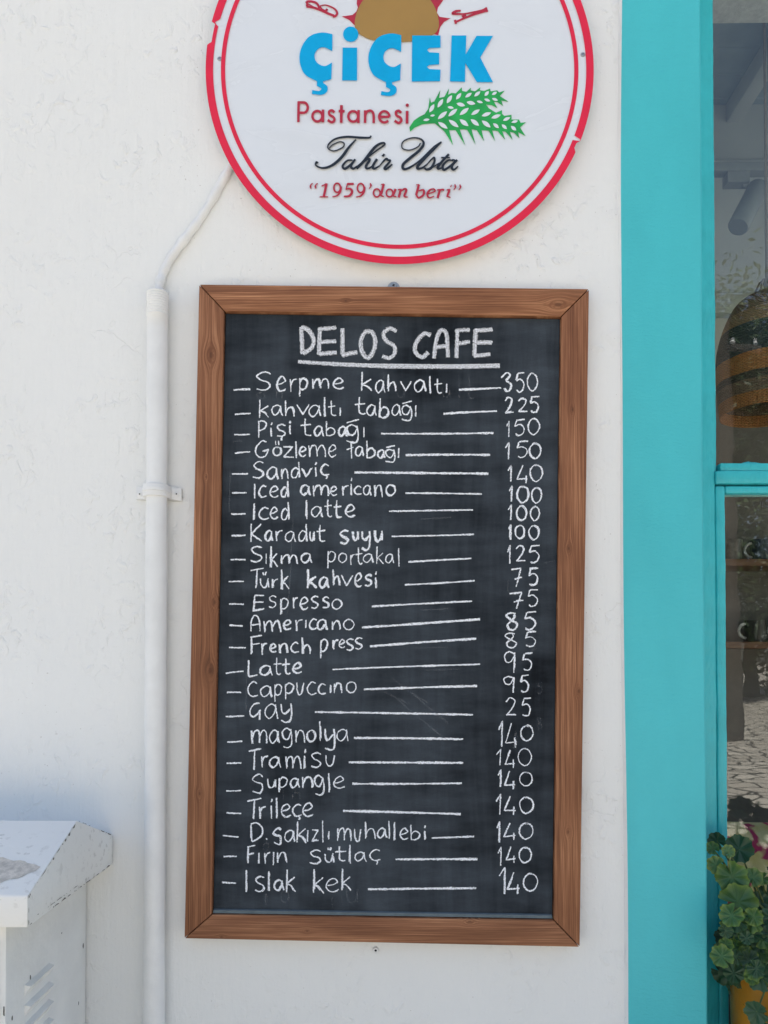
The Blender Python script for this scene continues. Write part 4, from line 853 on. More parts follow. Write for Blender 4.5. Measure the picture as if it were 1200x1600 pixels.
# ------------------------------------------------------------------ pipe, cable, clip
pr = 0.0186
px0 = P(243.5, 800, -0.019).x
pipe = thing("conduit_pipe", (px0, -0.019, 0), "white painted vertical pipe with a threaded open top beside the chalkboard", "pipe")
ztop = P(243, 456, -0.019).z
def pipe_mesh():
    m = M(); n = 28; rows = [(pr * 1.02, 0.0)]
    z = 0
    prof = [(0.0, 0.0)]
    zs = []; z = 0.0
    while z < ztop - 0.045: zs.append((z, pr + 0.0004 * math.sin(9 * z) + 0.0003 * math.sin(23 * z + 1))); z += 0.04
    z = ztop - 0.045
    while z < ztop: zs.append((z, pr + (0.0009 if int((z - ztop) / 0.0022) % 2 else -0.0002))); z += 0.0011
    zs.append((ztop, pr - 0.0012))
    lean = lambda z: 0.0014 * math.sin(1.1 * z)
    V = []
    for z, r in zs:
        V += [Vector((px0 + lean(z) + r * math.cos(2 * math.pi * k / n), -0.019 + r * math.sin(2 * math.pi * k / n), z)) for k in range(n)]
    m.add(V, [(i * n + k, i * n + (k + 1) % n, (i + 1) * n + (k + 1) % n, (i + 1) * n + k) for i in range(len(zs) - 1) for k in range(n)])
    b = len(V) - n; ti = [Vector((px0 + lean(ztop) + (pr - 0.005) * math.cos(2 * math.pi * k / n), -0.019 + (pr - 0.005) * math.sin(2 * math.pi * k / n), ztop + 0.0008)) for k in range(n)]
    m.add([V[b + k] for k in range(n)] + ti, [(k, (k + 1) % n, n + (k + 1) % n, n + k) for k in range(n)])
    m.add(ti + [v - Vector((0, 0, 0.02)) for v in ti], [(k, (k + 1) % n, n + (k + 1) % n, n + k) for k in range(n)], 1)
    return m
obj("pipe_tube", pipe_mesh(), [PVC, DARK], pipe, smooth=True, angle=50)
zc_ = P(244, 768, -0.019).z
m = M(); n = 18; pts_o = []; 
prof = [(-0.040, -0.001), (-0.040, -0.0055), (-0.0235, -0.0065)] + [(0.0212 * math.cos(R(a)), -0.019 - 0.0212 * math.sin(R(a)) * 1.0) for a in range(180, -1, -12)] + [(0.0235, -0.0065), (0.042, -0.0055), (0.042, -0.001)]
rows = [(-0.0112, 0.0), (-0.0100, 0.0012), (-0.0025, 0.0014), (-0.0015, 0.0026), (0.0045, 0.0026), (0.0055, 0.0014), (0.0102, 0.0012), (0.0112, 0.0)]
V = []
for dz, ex_ in rows:
    for (x, y) in prof:
        k = 1 + ex_ / 0.03
        sk = 0.0015 if x > 0.03 else 0.0
        V.append((px0 + x * (k if abs(x) < 0.024 else 1), (y + 0.0) * (k if y < -0.006 else 1), zc_ + dz - sk * 2))
q = len(prof)
m.add(V, [(j * q + i, j * q + i + 1, (j + 1) * q + i + 1, (j + 1) * q + i) for j in range(len(rows) - 1) for i in range(q - 1)] + [list(range(q)), list(range((len(rows) - 1) * q, len(rows) * q))])
clip = obj("pipe_clip", m, PVC, pipe, smooth=True, angle=40)
for dx in (-0.033, 0.0335):
    m = M(); m.lathe((0, 0, 0), [(0.0001, 0.0026), (0.0030, 0.0024), (0.0048, 0.0014), (0.0052, 0.0)], 18)
    m.v = [Vector((px0 + dx + v.x, -0.0052 - v.z, zc_ - 0.002 + v.y)) for v in m.v]
    m.add([(px0 + dx - .0012, -0.0080, zc_ - .002 - .0012), (px0 + dx + .0012, -0.0080, zc_ - .002 - .0012), (px0 + dx + .0012, -0.0080, zc_ - .002 + .0012), (px0 + dx - .0012, -0.0080, zc_ - .002 + .0012)], [(0, 1, 2, 3)], 1)
    obj("screw", m, [PVC, DARK], clip, smooth=True)
cpx = [(247, 462), (249, 445), (256, 425), (268, 402), (284, 380), (304, 354), (318, 334), (334, 308), (352, 276), (366, 252), (380, 225)]
cp = smooth(cpx, 5)
pts = [P(x, y, -0.006 - 0.010 * max(0, (y - 430)) / 30) for x, y in cp]
rr = [0.0078 + 0.0006 * math.sin(i * 1.3) + 0.0005 * math.sin(i * 0.37) for i in range(len(pts))]
cab = M().tube(pts, rr, 14)
tag(obj("painted_cable", cab, PVC, None, pts[0], smooth=True), "white painted cable rising from the pipe top to the round sign", "cable")
# thin skin of wall paint filling the joint behind the cable
# wall plug with a screw eye left under the board
wp = P(587, 1484.5, -0.001)
plug = M(); plug.lathe((0, 0, 0), [(0.0022, 0.0008), (0.0023, 0.0026), (0.0048, 0.0030), (0.0056, 0.0016), (0.0058, 0.0)], 20)
plug.lathe((0, 0, 0.0009), [(0.0, 0.0), (0.0023, 0.0)], 20, 1)
plug.v = [Vector((wp.x + v.x, wp.y - v.z, wp.z + v.y)) for v in plug.v]
tag(obj("wall_plug", plug, [PVC, DARK], None, wp, smooth=True), "small round painted wall plug just under the chalkboard frame", "wall plug")

# ------------------------------------------------------------------ meter cabinet
hz = lambda py, dist: CAM.z + ((1025.0 - py) / 1200) * dist
FD, BD = 1.055, 1.37
xc = P(177, 1350, -0.002).x             # right side of the cap
cab_x0 = xc - 0.62
zbot, zeave, zridge, zback = P(177, 1350, 0).z, P(42, 1400, -0.325).z, P(119, 1282, -0.161).z, P(179, 1304, -0.003).z
mb = thing("meter_cabinet", (xc - 0.3, -0.15, 0), "white painted utility cabinet with a chipped gabled cap against the wall", "cabinet")
profile = [(-0.325, zbot), (-0.325, zeave), (-0.161, zridge), (-0.004, zback), (-0.004, zbot)]
m = M().prism([Vector((xc, y, z)) for y, z in profile], [Vector((cab_x0, y, z)) for y, z in profile])
def m_cap():
    k = N("painted_concrete"); p = k.pos()
    pits = k.ramp(k.noise(k.pos((70, 70, 70)), 1, 3, 0.6), [(0.585, 0), (0.64, 1)])
    scrub = k.ramp(k.noise(p, 9, 3), [(0.45, 0), (0.6, 1)])
    c = k.mix(k.math('MULTIPLY', pits, k.math('ADD', 0.06, k.math('MULTIPLY', scrub, 0.30))), (0.82, 0.82, 0.79), (0.36, 0.35, 0.32))
    b = k.bump(k.noise(p, 60, 5, 0.6), 0.0015, 0.6); b = k.bump(k.noise(k.pos((8, 30, 30)), 3, 4), 0.001, 0.6, b)
    return k.set(c, 0.7, b)
CAP = m_cap()
cap = obj("gabled_cap", m, CAP, mb, bevel=0.003)
# chipped arrises: thin ragged flakes along the cap's edges
def flakes(a, b, inward, outn, seed, wmax=0.0035, dens=0.62):
    rnd = random.Random(seed); m = M(); a, b = Vector(a), Vector(b); Ln = (b - a).length; d = (b - a) / Ln; t = 0.003; inward = Vector(inward).normalized(); outn = Vector(outn).normalized()
    while t < Ln - 0.004:
        ln = rnd.uniform(0.003, 0.022) * (1 if rnd.random() < dens else 0.3); wd = rnd.uniform(0.0008, wmax)
        n = 6; lo, hi = [], []
        for i in range(n + 1):
            q = a + d * (t + ln * i / n) + outn * 0.0006
            lo.append(q + inward * 0.0004); hi.append(q + inward * (0.0004 + wd * (math.sin(math.pi * i / n) ** 0.6) * rnd.uniform(0.5, 1.0)))
        m.add(lo + hi, [(i, i + 1, n + 2 + i, n + 1 + i) for i in range(n)]); t += ln + rnd.expovariate(1 / 0.012)
    return m
ch = M()
X = xc
for (a, b, inw, seed, wm) in [((X, -0.323, zeave), (X, -0.162, zridge), (0, 0.5, -0.8), 1, 0.005), ((X, -0.159, zridge), (X, -0.006, zback), (0, -0.2, -1), 2, 0.0022), ((X, -0.323, zbot + .002), (X, -0.006, zbot + .002), (0, 0, 1), 3, 0.003), ((X, -0.3235, zbot), (X, -0.3235, zeave), (0, 1, 0), 4, 0.003), ((X, -0.30, zbot + .008), (X, -0.10, zbot + .008), (0, 0, 1), 5, 0.0014)]:
    k = flakes(a, b, inw, (1, 0, 0), seed, wm); ch.add(k.v, k.f)
# bare patch where the paint has come off the front slope, just by the corner
def slope(x, y): return Vector((x, y, zeave + (zridge - zeave) * (y + 0.325) / 0.164))
nrm = Vector((0, -(zridge - zeave), 0.164)).normalized()
pc = []
for i in range(26):
    a = 2 * math.pi * i / 26; r_ = 1 + 0.18 * math.sin(3 * a + 1) + 0.1 * math.sin(7 * a)
    pc.append(slope(xc - 0.058 + 0.040 * r_ * math.cos(a), -0.276 + 0.026 * r_ * math.sin(a)) + nrm * 0.0008)
BARE = plain("bare_concrete", (0.60, 0.56, 0.50), 0.9, 0.22, 120, 0.001)
ch.add(pc, [list(range(26))], 1)
obj("chipped_paint", ch, [CHIP, BARE], cap)
xbdy = P(136, 1420, -0.002).x
by0 = -0.29
m = M().box(cab_x0 + 0.04, xbdy, by0, -0.003, 0.02, zbot - 0.0008)
body = obj("cabinet_body", m, BOXP, mb, bevel=0.004)
m = M().box(cab_x0 + 0.055, xbdy - 0.012, by0 - 0.012, by0 - 0.001, 0.10, zbot - 0.03); obj("cabinet_door", m, BOXP, mb, bevel=0.003)
for py in (1534, 1564.5, 1593, 1622):
    # louvre hood turned to face downward, shaped so it shades itself darker
    ya, yb = -0.235, -0.152
    z0 = P(85, py, -0.20).z
    m = M(); h = 0.0095
    A = [Vector((xbdy + 0.009, ya + 0.002, z0 + h * .7)), Vector((xbdy + 0.009, yb - 0.002, z0 + h * .7)), Vector((xbdy + .0003, yb, z0 - h * .7)), Vector((xbdy + .0003, ya, z0 - h * .7))]
    B = [v + Vector((-0.0015, 0, -0.0015)) for v in A]; m.prism(A, B)
    t0, t1 = Vector((xbdy, ya, z0 + h)), Vector((xbdy, yb, z0 + h))
    m.add([A[0], A[3], t0, A[1], A[2], t1], [(0, 1, 2), (3, 4, 5), (0, 2, 5, 3)])
    obj("louvre", m, [BOXP, CHIP], body, smooth=True, angle=20)
ch = M()
rnd = random.Random(9)
for (px, py, w_, h_) in [(129, 1478, .003, .006), (121, 1568, .002, .004), (42, 1527, .0025, .005), (7.5, 1580, .003, .010), (18, 1591, .0025, .004), (90, 1458, .0015, .002)]:
    y_ = -0.29 + (px - 10) / 126 * 0.287; c = Vector((xbdy + 0.0004, y_, P(px, py, y_).z))
    ch.add([c + Vector((0, w_ * math.cos(a_) * rnd.uniform(.6, 1.1), h_ * math.sin(a_) * rnd.uniform(.6, 1.1))) for a_ in [i * math.pi / 4 for i in range(8)]], [list(range(8))])
obj("chipped_paint", ch, CHIP, body)

# ------------------------------------------------------------------ geranium on the sill
def m_leaf(name, inner, outer):
    k = N(name); uv = k.n("ShaderNodeUVMap"); sp = k.n("ShaderNodeSeparateXYZ"); k.l(uv.outputs[0], sp.inputs[0])
    r_ = sp.outputs[0]; c = k.ramp(k.math('ADD', r_, k.math('MULTIPLY', k.math('SUBTRACT', k.noise(k.pos(), 45, 3), 0.5), 0.35)), [(0.0, tuple(x * 1.2 for x in inner)), (0.55, inner), (0.82, tuple(.6 * a + .4 * b for a, b in zip(inner, outer))), (1.0, outer)])
    vein = k.math('ABSOLUTE', k.math('SINE', k.math('MULTIPLY', sp.outputs[1], math.pi * 9)))
    vein = k.ramp(vein, [(0.0, 1), (0.16, 0)])
    c = k.mix(k.math('MULTIPLY', vein, 0.35), c, tuple(min(1, x * 2.2) for x in inner))
    b = k.bump(vein, 0.0012, 0.6); b = k.bump(k.noise(k.pos(), 400, 2), 0.0004, 0.5, b)
    return k.set(c, 0.5, b)
LEAF1 = m_leaf("geranium_leaf", (0.040, 0.112, 0.034), (0.13, 0.21, 0.035))
LEAF2 = m_leaf("dark_geranium_leaf", (0.022, 0.066, 0.030), (0.036, 0.090, 0.034))  # darker leaf colour, also paints in shade for leaves deep in the bush
LEAF3 = m_leaf("pale_geranium_leaf", (0.066, 0.15, 0.055), (0.22, 0.28, 0.05))
def leaf(m, c, r, nrm, spin, mi, rnd, ruf=1.0):
    nrm = Vector(nrm).normalized(); a = nrm.cross(Vector((0.2, 0.1, 1))).normalized(); b = nrm.cross(a)
    c = Vector(c); n = 56; rows = [0.0, 0.3, 0.6, 0.85, 1.0]; V = [c - nrm * r * 0.10]; U = [(0, 0)]
    for ri, q in enumerate(rows[1:]):
        for k in range(n):
            t = k / n * 2 * math.pi; gap = abs(((k / n + 0.5) % 1.0) - 0.5)          # 0 at the petiole notch
            lob = 1 - 0.10 * q * abs(math.cos(3.5 * t)) ** 6 * 1.2 + 0.028 * q * math.cos(21 * t)
            if gap < 0.035: lob *= 0.35 + 0.65 * gap / 0.035 if q > 0.2 else 1
            rr_ = r * q * lob
            h_ = r * (0.16 * q * q + 0.085 * ruf * q * math.cos(7 * t + spin) + 0.04 * ruf * q * q * math.sin(4 * t + spin * 2) - 0.10)
            tt = t + spin
            V.append(c + a * rr_ * math.cos(tt) + b * rr_ * math.sin(tt) + nrm * h_); U.append((q, k / n))
    fs = [(0, 1 + k, 1 + (k + 1) % n) for k in range(n)]
    for ri in range(3):
        o_ = 1 + ri * n; fs += [(o_ + k, o_ + n + k, o_ + n + (k + 1) % n, o_ + (k + 1) % n) for k in range(n)]
    m.add(V, fs, mi, U)
potc = Vector((P(1236, 1560, 0.035).x, 0.035, ZS + 0.001))
gp = thing("potted_geranium", potc, "bushy green geranium in a yellow pot on the window sill", "potted plant")
m = M(); m.lathe(potc, [(0.0, 0.0), (0.092, 0.0), (0.097, 0.004), (0.104, 0.225), (0.105, 0.232), (0.102, 0.236), (0.097, 0.232), (0.095, 0.215), (0.0, 0.212)], 40)
obj("pot", m, plain("yellow_glazed_pot", (0.42, 0.18, 0.010), 0.4, 0.12, 20, 0.0008), gp, smooth=True, angle=40)
m = M().lathe(potc, [(0.0, 0.225), (0.0945, 0.224)], 24); obj("soil", m, plain("potting_soil", (0.03, 0.022, 0.015), 0.95, 0.4, 120, 0.004), gp)
FO = M(); ST = M(); rnd = random.Random(31)
seen = [(640, 455, 58, 1, .075), (778, 505, 92, 1, .055), (612, 500, 42, 0, .03), (712, 520, 42, 2, .01), (636, 607, 58, 2, 0.0), (735, 682, 98, 0, -.02), (868, 682, 58, 0, .0), (775, 838, 112, 0, -.045), (905, 830, 62, 1, .02), (925, 690, 42, 0, .03), (870, 940, 82, 1, .0), (930, 965, 70, 0, -.02), (780, 1010, 82, 1, .02), (692, 1060, 66, 1, .03), (800, 1065, 55, 0, -.01), (925, 1065, 66, 0, -.035), (768, 1185, 54, 0, -.01), (852, 1200, 52, 1, -.02), (905, 1160, 62, 0, -.03), (922, 1285, 66, 1, -.03), (812, 1305, 80, 1, -.02), (868, 1405, 84, 1, .0), (955, 1380, 66, 2, -.04), (690, 1135, 60, 1, .05), (760, 1100, 60, 1, .06), (850, 1100, 80, 1, .05), (850, 1320, 80, 1, .05), (960, 800, 70, 1, .05), (980, 1000, 80, 1, .05)]
for (cx, cy, r_, mi, dy) in seen:
    c = P(960 + cx / 4, 1200 + cy / 4, 0.03 + dy * 0.9); r_ = r_ / 4 * 0.00118
    nr = Vector((-0.45 + rnd.uniform(-.3, .3), -1, 0.35 + rnd.uniform(-.35, .3)))
    leaf(FO, c, r_, nr, rnd.uniform(0, 6.3), mi, rnd)
    b0 = potc + (Vector((rnd.uniform(-.03, .03), rnd.uniform(-.03, .03), 0.22)) if c.z > potc.z + 0.25 else Vector((c.x - potc.x + .01, -.06, 0.23))); mid = (b0 + c) / 2 + Vector((rnd.uniform(-.01, .01), 0.015, 0.02))
    q = [tuple(b0), tuple(mid), tuple(c - nr.normalized() * r_ * 0.12)]
    ST.tube([Vector(q[0]), Vector(q[0]).lerp(Vector(q[1]), .5) + Vector((0, 0, .006)), Vector(q[1]), Vector(q[2])], [0.0032, 0.0028, 0.0022, 0.0015], 6)
for i in range(16):
    c = potc + Vector((-0.105 + rnd.uniform(-.012, .06), rnd.uniform(-.10, .03), rnd.uniform(0.17, 0.28)))
    nr = Vector((-.7, -.7, rnd.uniform(-.1, .5))); r_ = rnd.uniform(0.016, 0.027)
    leaf(FO, c, r_, nr, rnd.uniform(0, 6.3), rnd.choice((0, 1, 1)), rnd)
    ST.tube([potc + Vector((rnd.uniform(-.03, .0), rnd.uniform(-.02, .02), 0.22)), (potc + c) / 2 + Vector((0, 0, 0.16)), c - nr.normalized() * r_ * .1], [0.003, 0.002, 0.0014], 6)
for i in range(46):
    px_, py_ = rnd.uniform(1128, 1222), rnd.uniform(1425, 1562)
    if px_ < 1142 and py_ > 1525: continue
    c = P(px_, py_, rnd.uniform(-0.075, 0.03)); nr = Vector((rnd.uniform(-.9, .2), -1, rnd.uniform(-.2, .8))); r_ = rnd.uniform(0.011, 0.022)
    leaf(FO, c, r_, nr, rnd.uniform(0, 6.3), rnd.choice((0, 1, 1, 1)), rnd, 2.0)
for i in range(70):
    a = rnd.uniform(0, 2 * math.pi); h_ = rnd.uniform(0.22, 0.48); rad_ = rnd.uniform(0.03, 0.13) * (1 - 0.25 * abs(h_ - 0.32) / 0.2)
    c = potc + Vector((abs(rad_ * math.cos(a)) * 0.95 + 0.01, rad_ * math.sin(a) * 0.62, h_))
    c.y = min(c.y, FY - 0.035)
    nr = Vector((math.cos(a) * .7, math.sin(a) * .7 - 0.4, 0.55)); r_ = rnd.uniform(0.014, 0.030)
    leaf(FO, c, r_, nr, rnd.uniform(0, 6.3), rnd.choice((0, 0, 1, 1, 2)), rnd)
    ST.tube([potc + Vector((rnd.uniform(-.02, .02), rnd.uniform(-.02, .02), 0.22)), (potc + c) / 2 + Vector((0, 0, 0.08)), c - nr.normalized() * r_ * .1], [0.003, 0.002, 0.0014], 6)
FOO = obj("foliage", FO, [LEAF1, LEAF2, LEAF3], gp, smooth=True, angle=80)
obj("stems", ST, plain("green_stem", (0.08, 0.12, 0.03), 0.6, 0.2), gp, smooth=True)

# ------------------------------------------------------------------ things inside the room
# woven pendant lamp
LY = 0.72
lc = P(1199, 560, LY); top, bot = P(1199, 457, LY).z, P(1199, 648, LY).z; Hh = top - bot; Rm = abs(P(1199, 560, LY).x - P(1124, 560, LY).x)
pend = thing("woven_pendant_lamp", (lc.x, lc.y, bot), "woven basket pendant lamp with dark and orange bands behind the upper pane", "pendant lamp")
def m_weave():
    k = N("woven_rattan"); g_ = k.n("ShaderNodeNewGeometry"); sp = k.n("ShaderNodeSeparateXYZ"); k.l(g_.outputs["Position"], sp.inputs[0])
    f = k.math('DIVIDE', k.math('SUBTRACT', sp.outputs[2], bot), Hh)
    f = k.math('ADD', f, k.math('MULTIPLY', k.math('SUBTRACT', k.noise(k.pos(), 14, 2), 0.5), 0.02))
    brown, slate_, rust, tan = (0.27, 0.17, 0.115), (0.062, 0.078, 0.090), (0.58, 0.23, 0.075), (0.42, 0.25, 0.145)
    x = k.n("ShaderNodeValToRGB"); x.color_ramp.interpolation = 'CONSTANT'; e = x.color_ramp.elements
    st = [(0.0, rust), (0.10, brown), (0.20, (0.10, 0.08, 0.065)), (0.26, rust), (0.41, slate_), (0.66, tan), (0.78, brown)]
    while len(e) < len(st): e.new(0.5)
    for el, (p_, c_) in zip(e, st): el.position = p_; el.color = (*c_, 1)
    k.l(f, x.inputs[0])
    rows_ = k.math('SINE', k.math('MULTIPLY', sp.outputs[2], 2 * math.pi / 0.0075)); 
    ang = k.math('ARCTAN2', k.math('SUBTRACT', sp.outputs[1], lc.y), k.math('SUBTRACT', sp.outputs[0], lc.x))
    col_ = k.math('SINE', k.math('MULTIPLY', ang, 70)); wv = k.math('MULTIPLY', rows_, col_)
    c = k.mix(k.ramp(wv, [(0.0, 0.0), (1.0, 1.0)]), x.outputs[0], (0.02, 0.014, 0.01)); c2 = k.mix(0.5, x.outputs[0], c)
    return k.set(c2, 0.75, k.bump(k.math('ADD', wv, rows_), 0.002, 0.8))
prof = [(0.012, top), (Rm * .30, bot + Hh * .985), (Rm * .62, bot + Hh * .90), (Rm * .84, bot + Hh * .74), (Rm * .97, bot + Hh * .56), (Rm * 1.0, bot + Hh * .42), (Rm * .985, bot + Hh * .22), (Rm * .93, bot), (Rm * .91, bot), (Rm * .95, bot + Hh * .4), (Rm * .80, bot + Hh * .74), (Rm * .25, bot + Hh * .96)]
m = M(); 
sp_ = [(r_, z_) for r_, z_ in smooth([(r_, z_) for r_, z_ in prof[:8]], 6)] + prof[8:]
m.lathe((lc.x, lc.y, 0), sp_, 56); obj("lamp_shade", m, m_weave(), pend, smooth=True, angle=60)
m = M(); m.tube([(lc.x, lc.y, top - .03), (lc.x, lc.y, zc - 0.001)], 0.0035, 8)
for a in range(5):
    t = a * 1.256; m.tube([(lc.x + .035 * math.cos(t) * s_, lc.y + .035 * math.sin(t) * s_, top - .008 + .045 * math.sin(math.pi * s_ ** .6)) for s_ in (0.0, .25, .5, .75, 1.0)], 0.003, 6)
obj("hanging_cord", m, plain("brown_cord", (0.26, 0.22, 0.18), 0.8), pend, smooth=True)
bl = M().lathe((lc.x, lc.y, 0), [(0.012, bot + Hh * .75), (0.015, bot + Hh * .62), (0.028, bot + Hh * .48), (0.022, bot + Hh * .38), (0.001, bot + Hh * .34)], 20); obj("bulb", bl, plain("opal_bulb", (0.7, 0.68, 0.6), 0.3), pend, smooth=True)
# track spotlight
TY = 0.95
sp0 = P(1150, 281, TY); spot = thing("track_spotlight", sp0, "grey cylinder spotlight on a ceiling track behind the upper pane", "spotlight")
GREYM = plain("pale_grey_enamel", (0.22, 0.25, 0.25), 0.45, 0.05)
m = M().box(sp0.x - .034, sp0.x + .034, TY - .02, TY + .02, sp0.z - .018, sp0.z + .016); obj("adaptor_box", m, GREYM, spot, bevel=0.003)
a_, b_ = P(1186, 292, TY - .01), P(1153, 355, TY - .05)
m = M().tube([a_, a_.lerp(b_, .04), a_.lerp(b_, .97), b_], [0.026, 0.031, 0.031, 0.028], 26); m.tube([b_ - (b_ - a_) * .002, b_ - (b_ - a_) * .08], 0.0265, 20, 1); obj("lamp_head", m, [GREYM, DARK], spot, smooth=True, angle=40)
m = M().tube([sp0 + Vector((.02, 0, -.015)), P(1178, 296, TY), a_.lerp(b_, .3)], 0.008, 10); obj("bracket", m, GREYM, spot, smooth=True)
m = M().box(XR - 0.1, XW + 0.4, TY - .018, TY + .018, sp0.z + .0175, sp0.z + .045); m.box(sp0.x + .1, sp0.x + .112, TY - .006, TY + .006, sp0.z + .045, zc - .0763); m.box(sp0.x + .9, sp0.x + .912, TY - .006, TY + .006, sp0.z + .045, zc - .0763)
tag(obj("lighting_track", m, GREYM, None, (sp0.x, TY, sp0.z + .017), bevel=0.002), "pale straight lighting track under the room ceiling holding the spotlight", "lighting track")
# shelves with mugs
SHW = plain("dark_shelf_wood", (0.20, 0.085, 0.038), 0.5, 0.2, 30)
mugs = []
def mug(name, c, col, label):
    r = thing(name, c, label, "mug", "mugs on the shelves inside")
    mt = plain("mug_glaze_" + str(len(mugs)), col, 0.3, 0.5, 70)
    b = M().lathe(c, [(0.0, 0.0), (0.030, 0.0), (0.034, 0.004), (0.037, 0.078), (0.034, 0.078), (0.031, 0.006), (0.0, 0.006)], 28); obj("cup", b, mt, r, smooth=True, angle=40)
    h = M().tube([c + Vector((-.034 - .026 * math.sin(t), -0.002, .040 + .026 * math.cos(t))) for t in [i * math.pi / 10 for i in range(11)]], 0.0052, 8); obj("handle", h, plain("mug_handle_" + str(len(mugs)), (0.55, 0.53, 0.48), 0.3), r, smooth=True)
    mugs.append(r)
for si, (py, lab) in enumerate(((876, "upper brown wooden shelf on the room's back wall"), (1003, "lower brown wooden shelf on the room's back wall"))):
    z_ = P(1160, py, BY - .15).z
    x0 = P(1120, py, BY).x - 0.25
    m = M().box(x0, x0 + 1.5, BY - 0.20, BY - 0.001, z_ - 0.024, z_)
    tag(obj("wall_shelf", m, SHW, None, (x0 + .75, BY - .1, z_), bevel=0.002), lab, "shelf", "shelves inside")
    for j, px in enumerate(((1143, 1189, 1236) if si == 0 else (1180, 1226, 1270))):
        c = P(px, py, BY - 0.12); c.z = z_ + 0.0005
        nth = ("leftmost", "middle", "rightmost")[j]
        mug("mug", c, [(0.10, 0.09, 0.07), (0.03, 0.045, 0.07), (0.2, 0.06, 0.04), (0.035, 0.035, 0.03), (0.12, 0.11, 0.1), (0.05, 0.07, 0.06)][si * 3 + j], f"{nth} of three glazed mugs on the {'upper' if si == 0 else 'lower'} shelf indoors")
# bench with a floral cushion
bz = P(1195, 1440, 0.46).z
m = M().box(XR + 0.0, XW + 0.6, 0.36, 0.80, bz - 0.05, bz); m.box(XR + .02, XR + .07, .38, .78, 0.05, bz - .0505); m.box(XW + .5, XW + .55, .38, .78, 0.05, bz - .0505)
tag(obj("window_bench", m, SHW, None, (XR + .5, .58, 0.05), bevel=0.003), "brown wooden bench inside behind the window", "bench")
def m_floral():
    k = N("floral_cloth"); p = k.pos(); c = k.mix(k.ramp(k.noise(p, 9, 3), [(0.4, 0), (0.6, 1)]), (0.60, 0.42, 0.09), (0.72, 0.62, 0.34))
    f = k.ramp(k.noise(p, 13, 2, .5, 1.0), [(0.56, 0), (0.61, 1)]); c = k.mix(f, c, (0.45, 0.03, 0.12))
    return k.set(c, 0.9, k.bump(k.noise(p, 18, 3), 0.01, 0.5))
cc = P(1205, 1345, 0.50); m = M(); nx = 16
V = []; W2, H2 = 0.20, (P(1200, 1292, 0.55).z - bz) / 2
for s_ in (-1, 1):
    for j in range(nx + 1):
        for i in range(nx + 1):
            u, v = -1 + 2 * i / nx, -1 + 2 * j / nx; t = 0.055 * ((1 - u ** 4) * (1 - v ** 4)) ** 0.5
            pin = 1 - 0.06 * (1 - abs(v)) * abs(u); pin2 = 1 - 0.06 * (1 - abs(u)) * abs(v)
            V.append((cc.x + 0.02 + W2 * u * pin, cc.y + s_ * t + 0.10 * (v * .5 + .5), bz + 0.006 + H2 * (v * pin2 + 1)))
n_ = (nx + 1) ** 2
m.add(V, [(s_ * n_ + j * (nx + 1) + i, s_ * n_ + j * (nx + 1) + i + 1, s_ * n_ + (j + 1) * (nx + 1) + i + 1, s_ * n_ + (j + 1) * (nx + 1) + i) for s_ in (0, 1) for j in range(nx) for i in range(nx)])
tag(obj("floral_cushion", m, m_floral(), None, (cc.x, cc.y, bz), smooth=True), "yellow cushion with magenta flowers standing on the bench indoors", "cushion")

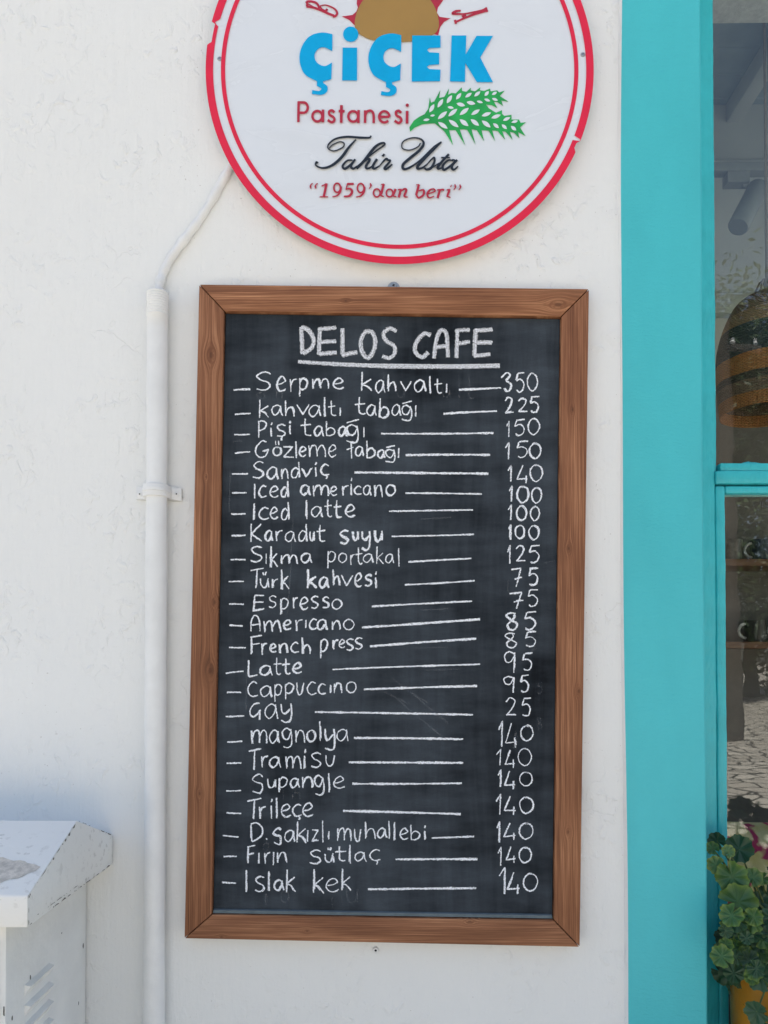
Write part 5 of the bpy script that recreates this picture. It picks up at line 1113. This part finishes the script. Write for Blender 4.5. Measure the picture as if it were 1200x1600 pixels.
# ------------------------------------------------------------------ trees across the square (mirrored in the panes)
BARK = plain("grey_bark", (0.10, 0.085, 0.07), 0.9, 0.4, 14, 0.02)
LF = [plain("tree_leaf_dark", (0.030, 0.055, 0.020), 0.6, 0.3, 3), plain("tree_leaf", (0.055, 0.09, 0.030), 0.6, 0.3, 3)]
def tree(x, y, hgt, trunk_h, cr, seed, n, label, tr_=0.2, lsz=1.0):
    rnd = random.Random(seed); t = thing("broadleaf_tree", (x, y, 0), label, "tree", "trees across the square")
    m = M(); m.tube([(x, y, 0), (x + .02, y, trunk_h * .1), (x + .05, y, trunk_h * .5), (x, y + .05, trunk_h), (x + .1, y, trunk_h + cr * .7)], [tr_ * 1.5, tr_ * 1.05, tr_ * .9, tr_ * .8, tr_ * .3], 14)
    for i in range(9):
        a = rnd.uniform(0, 6.28); l = cr * rnd.uniform(.5, .85); z0 = trunk_h + rnd.uniform(-.2, .5) * cr * .5
        m.tube([(x, y, z0), (x + l * .5 * math.cos(a), y + l * .5 * math.sin(a), z0 + l * .45), (x + l * math.cos(a), y + l * math.sin(a), z0 + l * .7)], [tr_ * .45, tr_ * .28, tr_ * .08], 7)
    obj("trunk", m, BARK, t, smooth=True)
    m = M(); cl = [(rnd.gauss(0, .45), rnd.gauss(0, .45), rnd.gauss(0, .35)) for _ in range(26)]
    for i in range(n):
        c = rnd.choice(cl); p = Vector((x + cr * (c[0] + rnd.gauss(0, .17)), y + cr * (c[1] + rnd.gauss(0, .17)), (trunk_h + hgt) / 2 + (hgt - trunk_h) / 2 * (c[2] * 1.5 + rnd.gauss(0, .2))))
        s_ = rnd.uniform(.07, .13) * lsz * cr / 3; d1 = Vector((rnd.gauss(0, 1), rnd.gauss(0, 1), rnd.gauss(0, .7))).normalized(); d2 = d1.cross(Vector((rnd.gauss(0, 1), rnd.gauss(0, 1), 1))).normalized()
        m.add([p - d1 * s_ * 1.5, p + d2 * s_ * .7, p + d1 * s_ * 1.5, p - d2 * s_ * .7], [(0, 1, 2, 3)], rnd.randint(0, 1))
    obj("crown", m, LF, t)
px_, py_ = 5.95, -12.0
up = thing("utility_pole", (px_, py_, 0), "weathered dark wooden utility pole standing alone in the sunlit square", "utility pole")
m = M().tube([(px_, py_, 0), (px_ - .02, py_, 2.5), (px_ - .05, py_, 5.0), (px_ - .08, py_, 7.5)], [0.23, 0.19, 0.165, 0.14], 18); obj("pole_shaft", m, BARK, up, smooth=True)
m = M().box(px_ - .85, px_ + .7, py_ - .17, py_ - .06, 7.0, 7.12); obj("cross_arm", m, BARK, up, bevel=0.01)
for dx in (-.7, -.25, .2, .6):
    m = M().lathe((px_ + dx, py_ - .115, 7.1205), [(0.0, 0.0), (0.025, 0.0), (0.045, 0.05), (0.03, 0.08), (0.04, 0.11), (0.0, 0.13)], 14); obj("insulator", m, PVC, up, smooth=True)
tree(13.2, -27.0, 12.8, 1.4, 6.0, 3, 60000, "wide low-branched tree at the middle of the far row across the square", 0.28, 0.42)
tree(5.5, -30.0, 11.0, 1.3, 5.5, 4, 14000, "wide low-branched tree at the left of the far row across the square", 0.28, 0.8)
tree(21.5, -29.0, 11.6, 1.5, 5.5, 5, 22000, "wide low-branched tree at the right of the far row across the square", 0.28, 0.6)
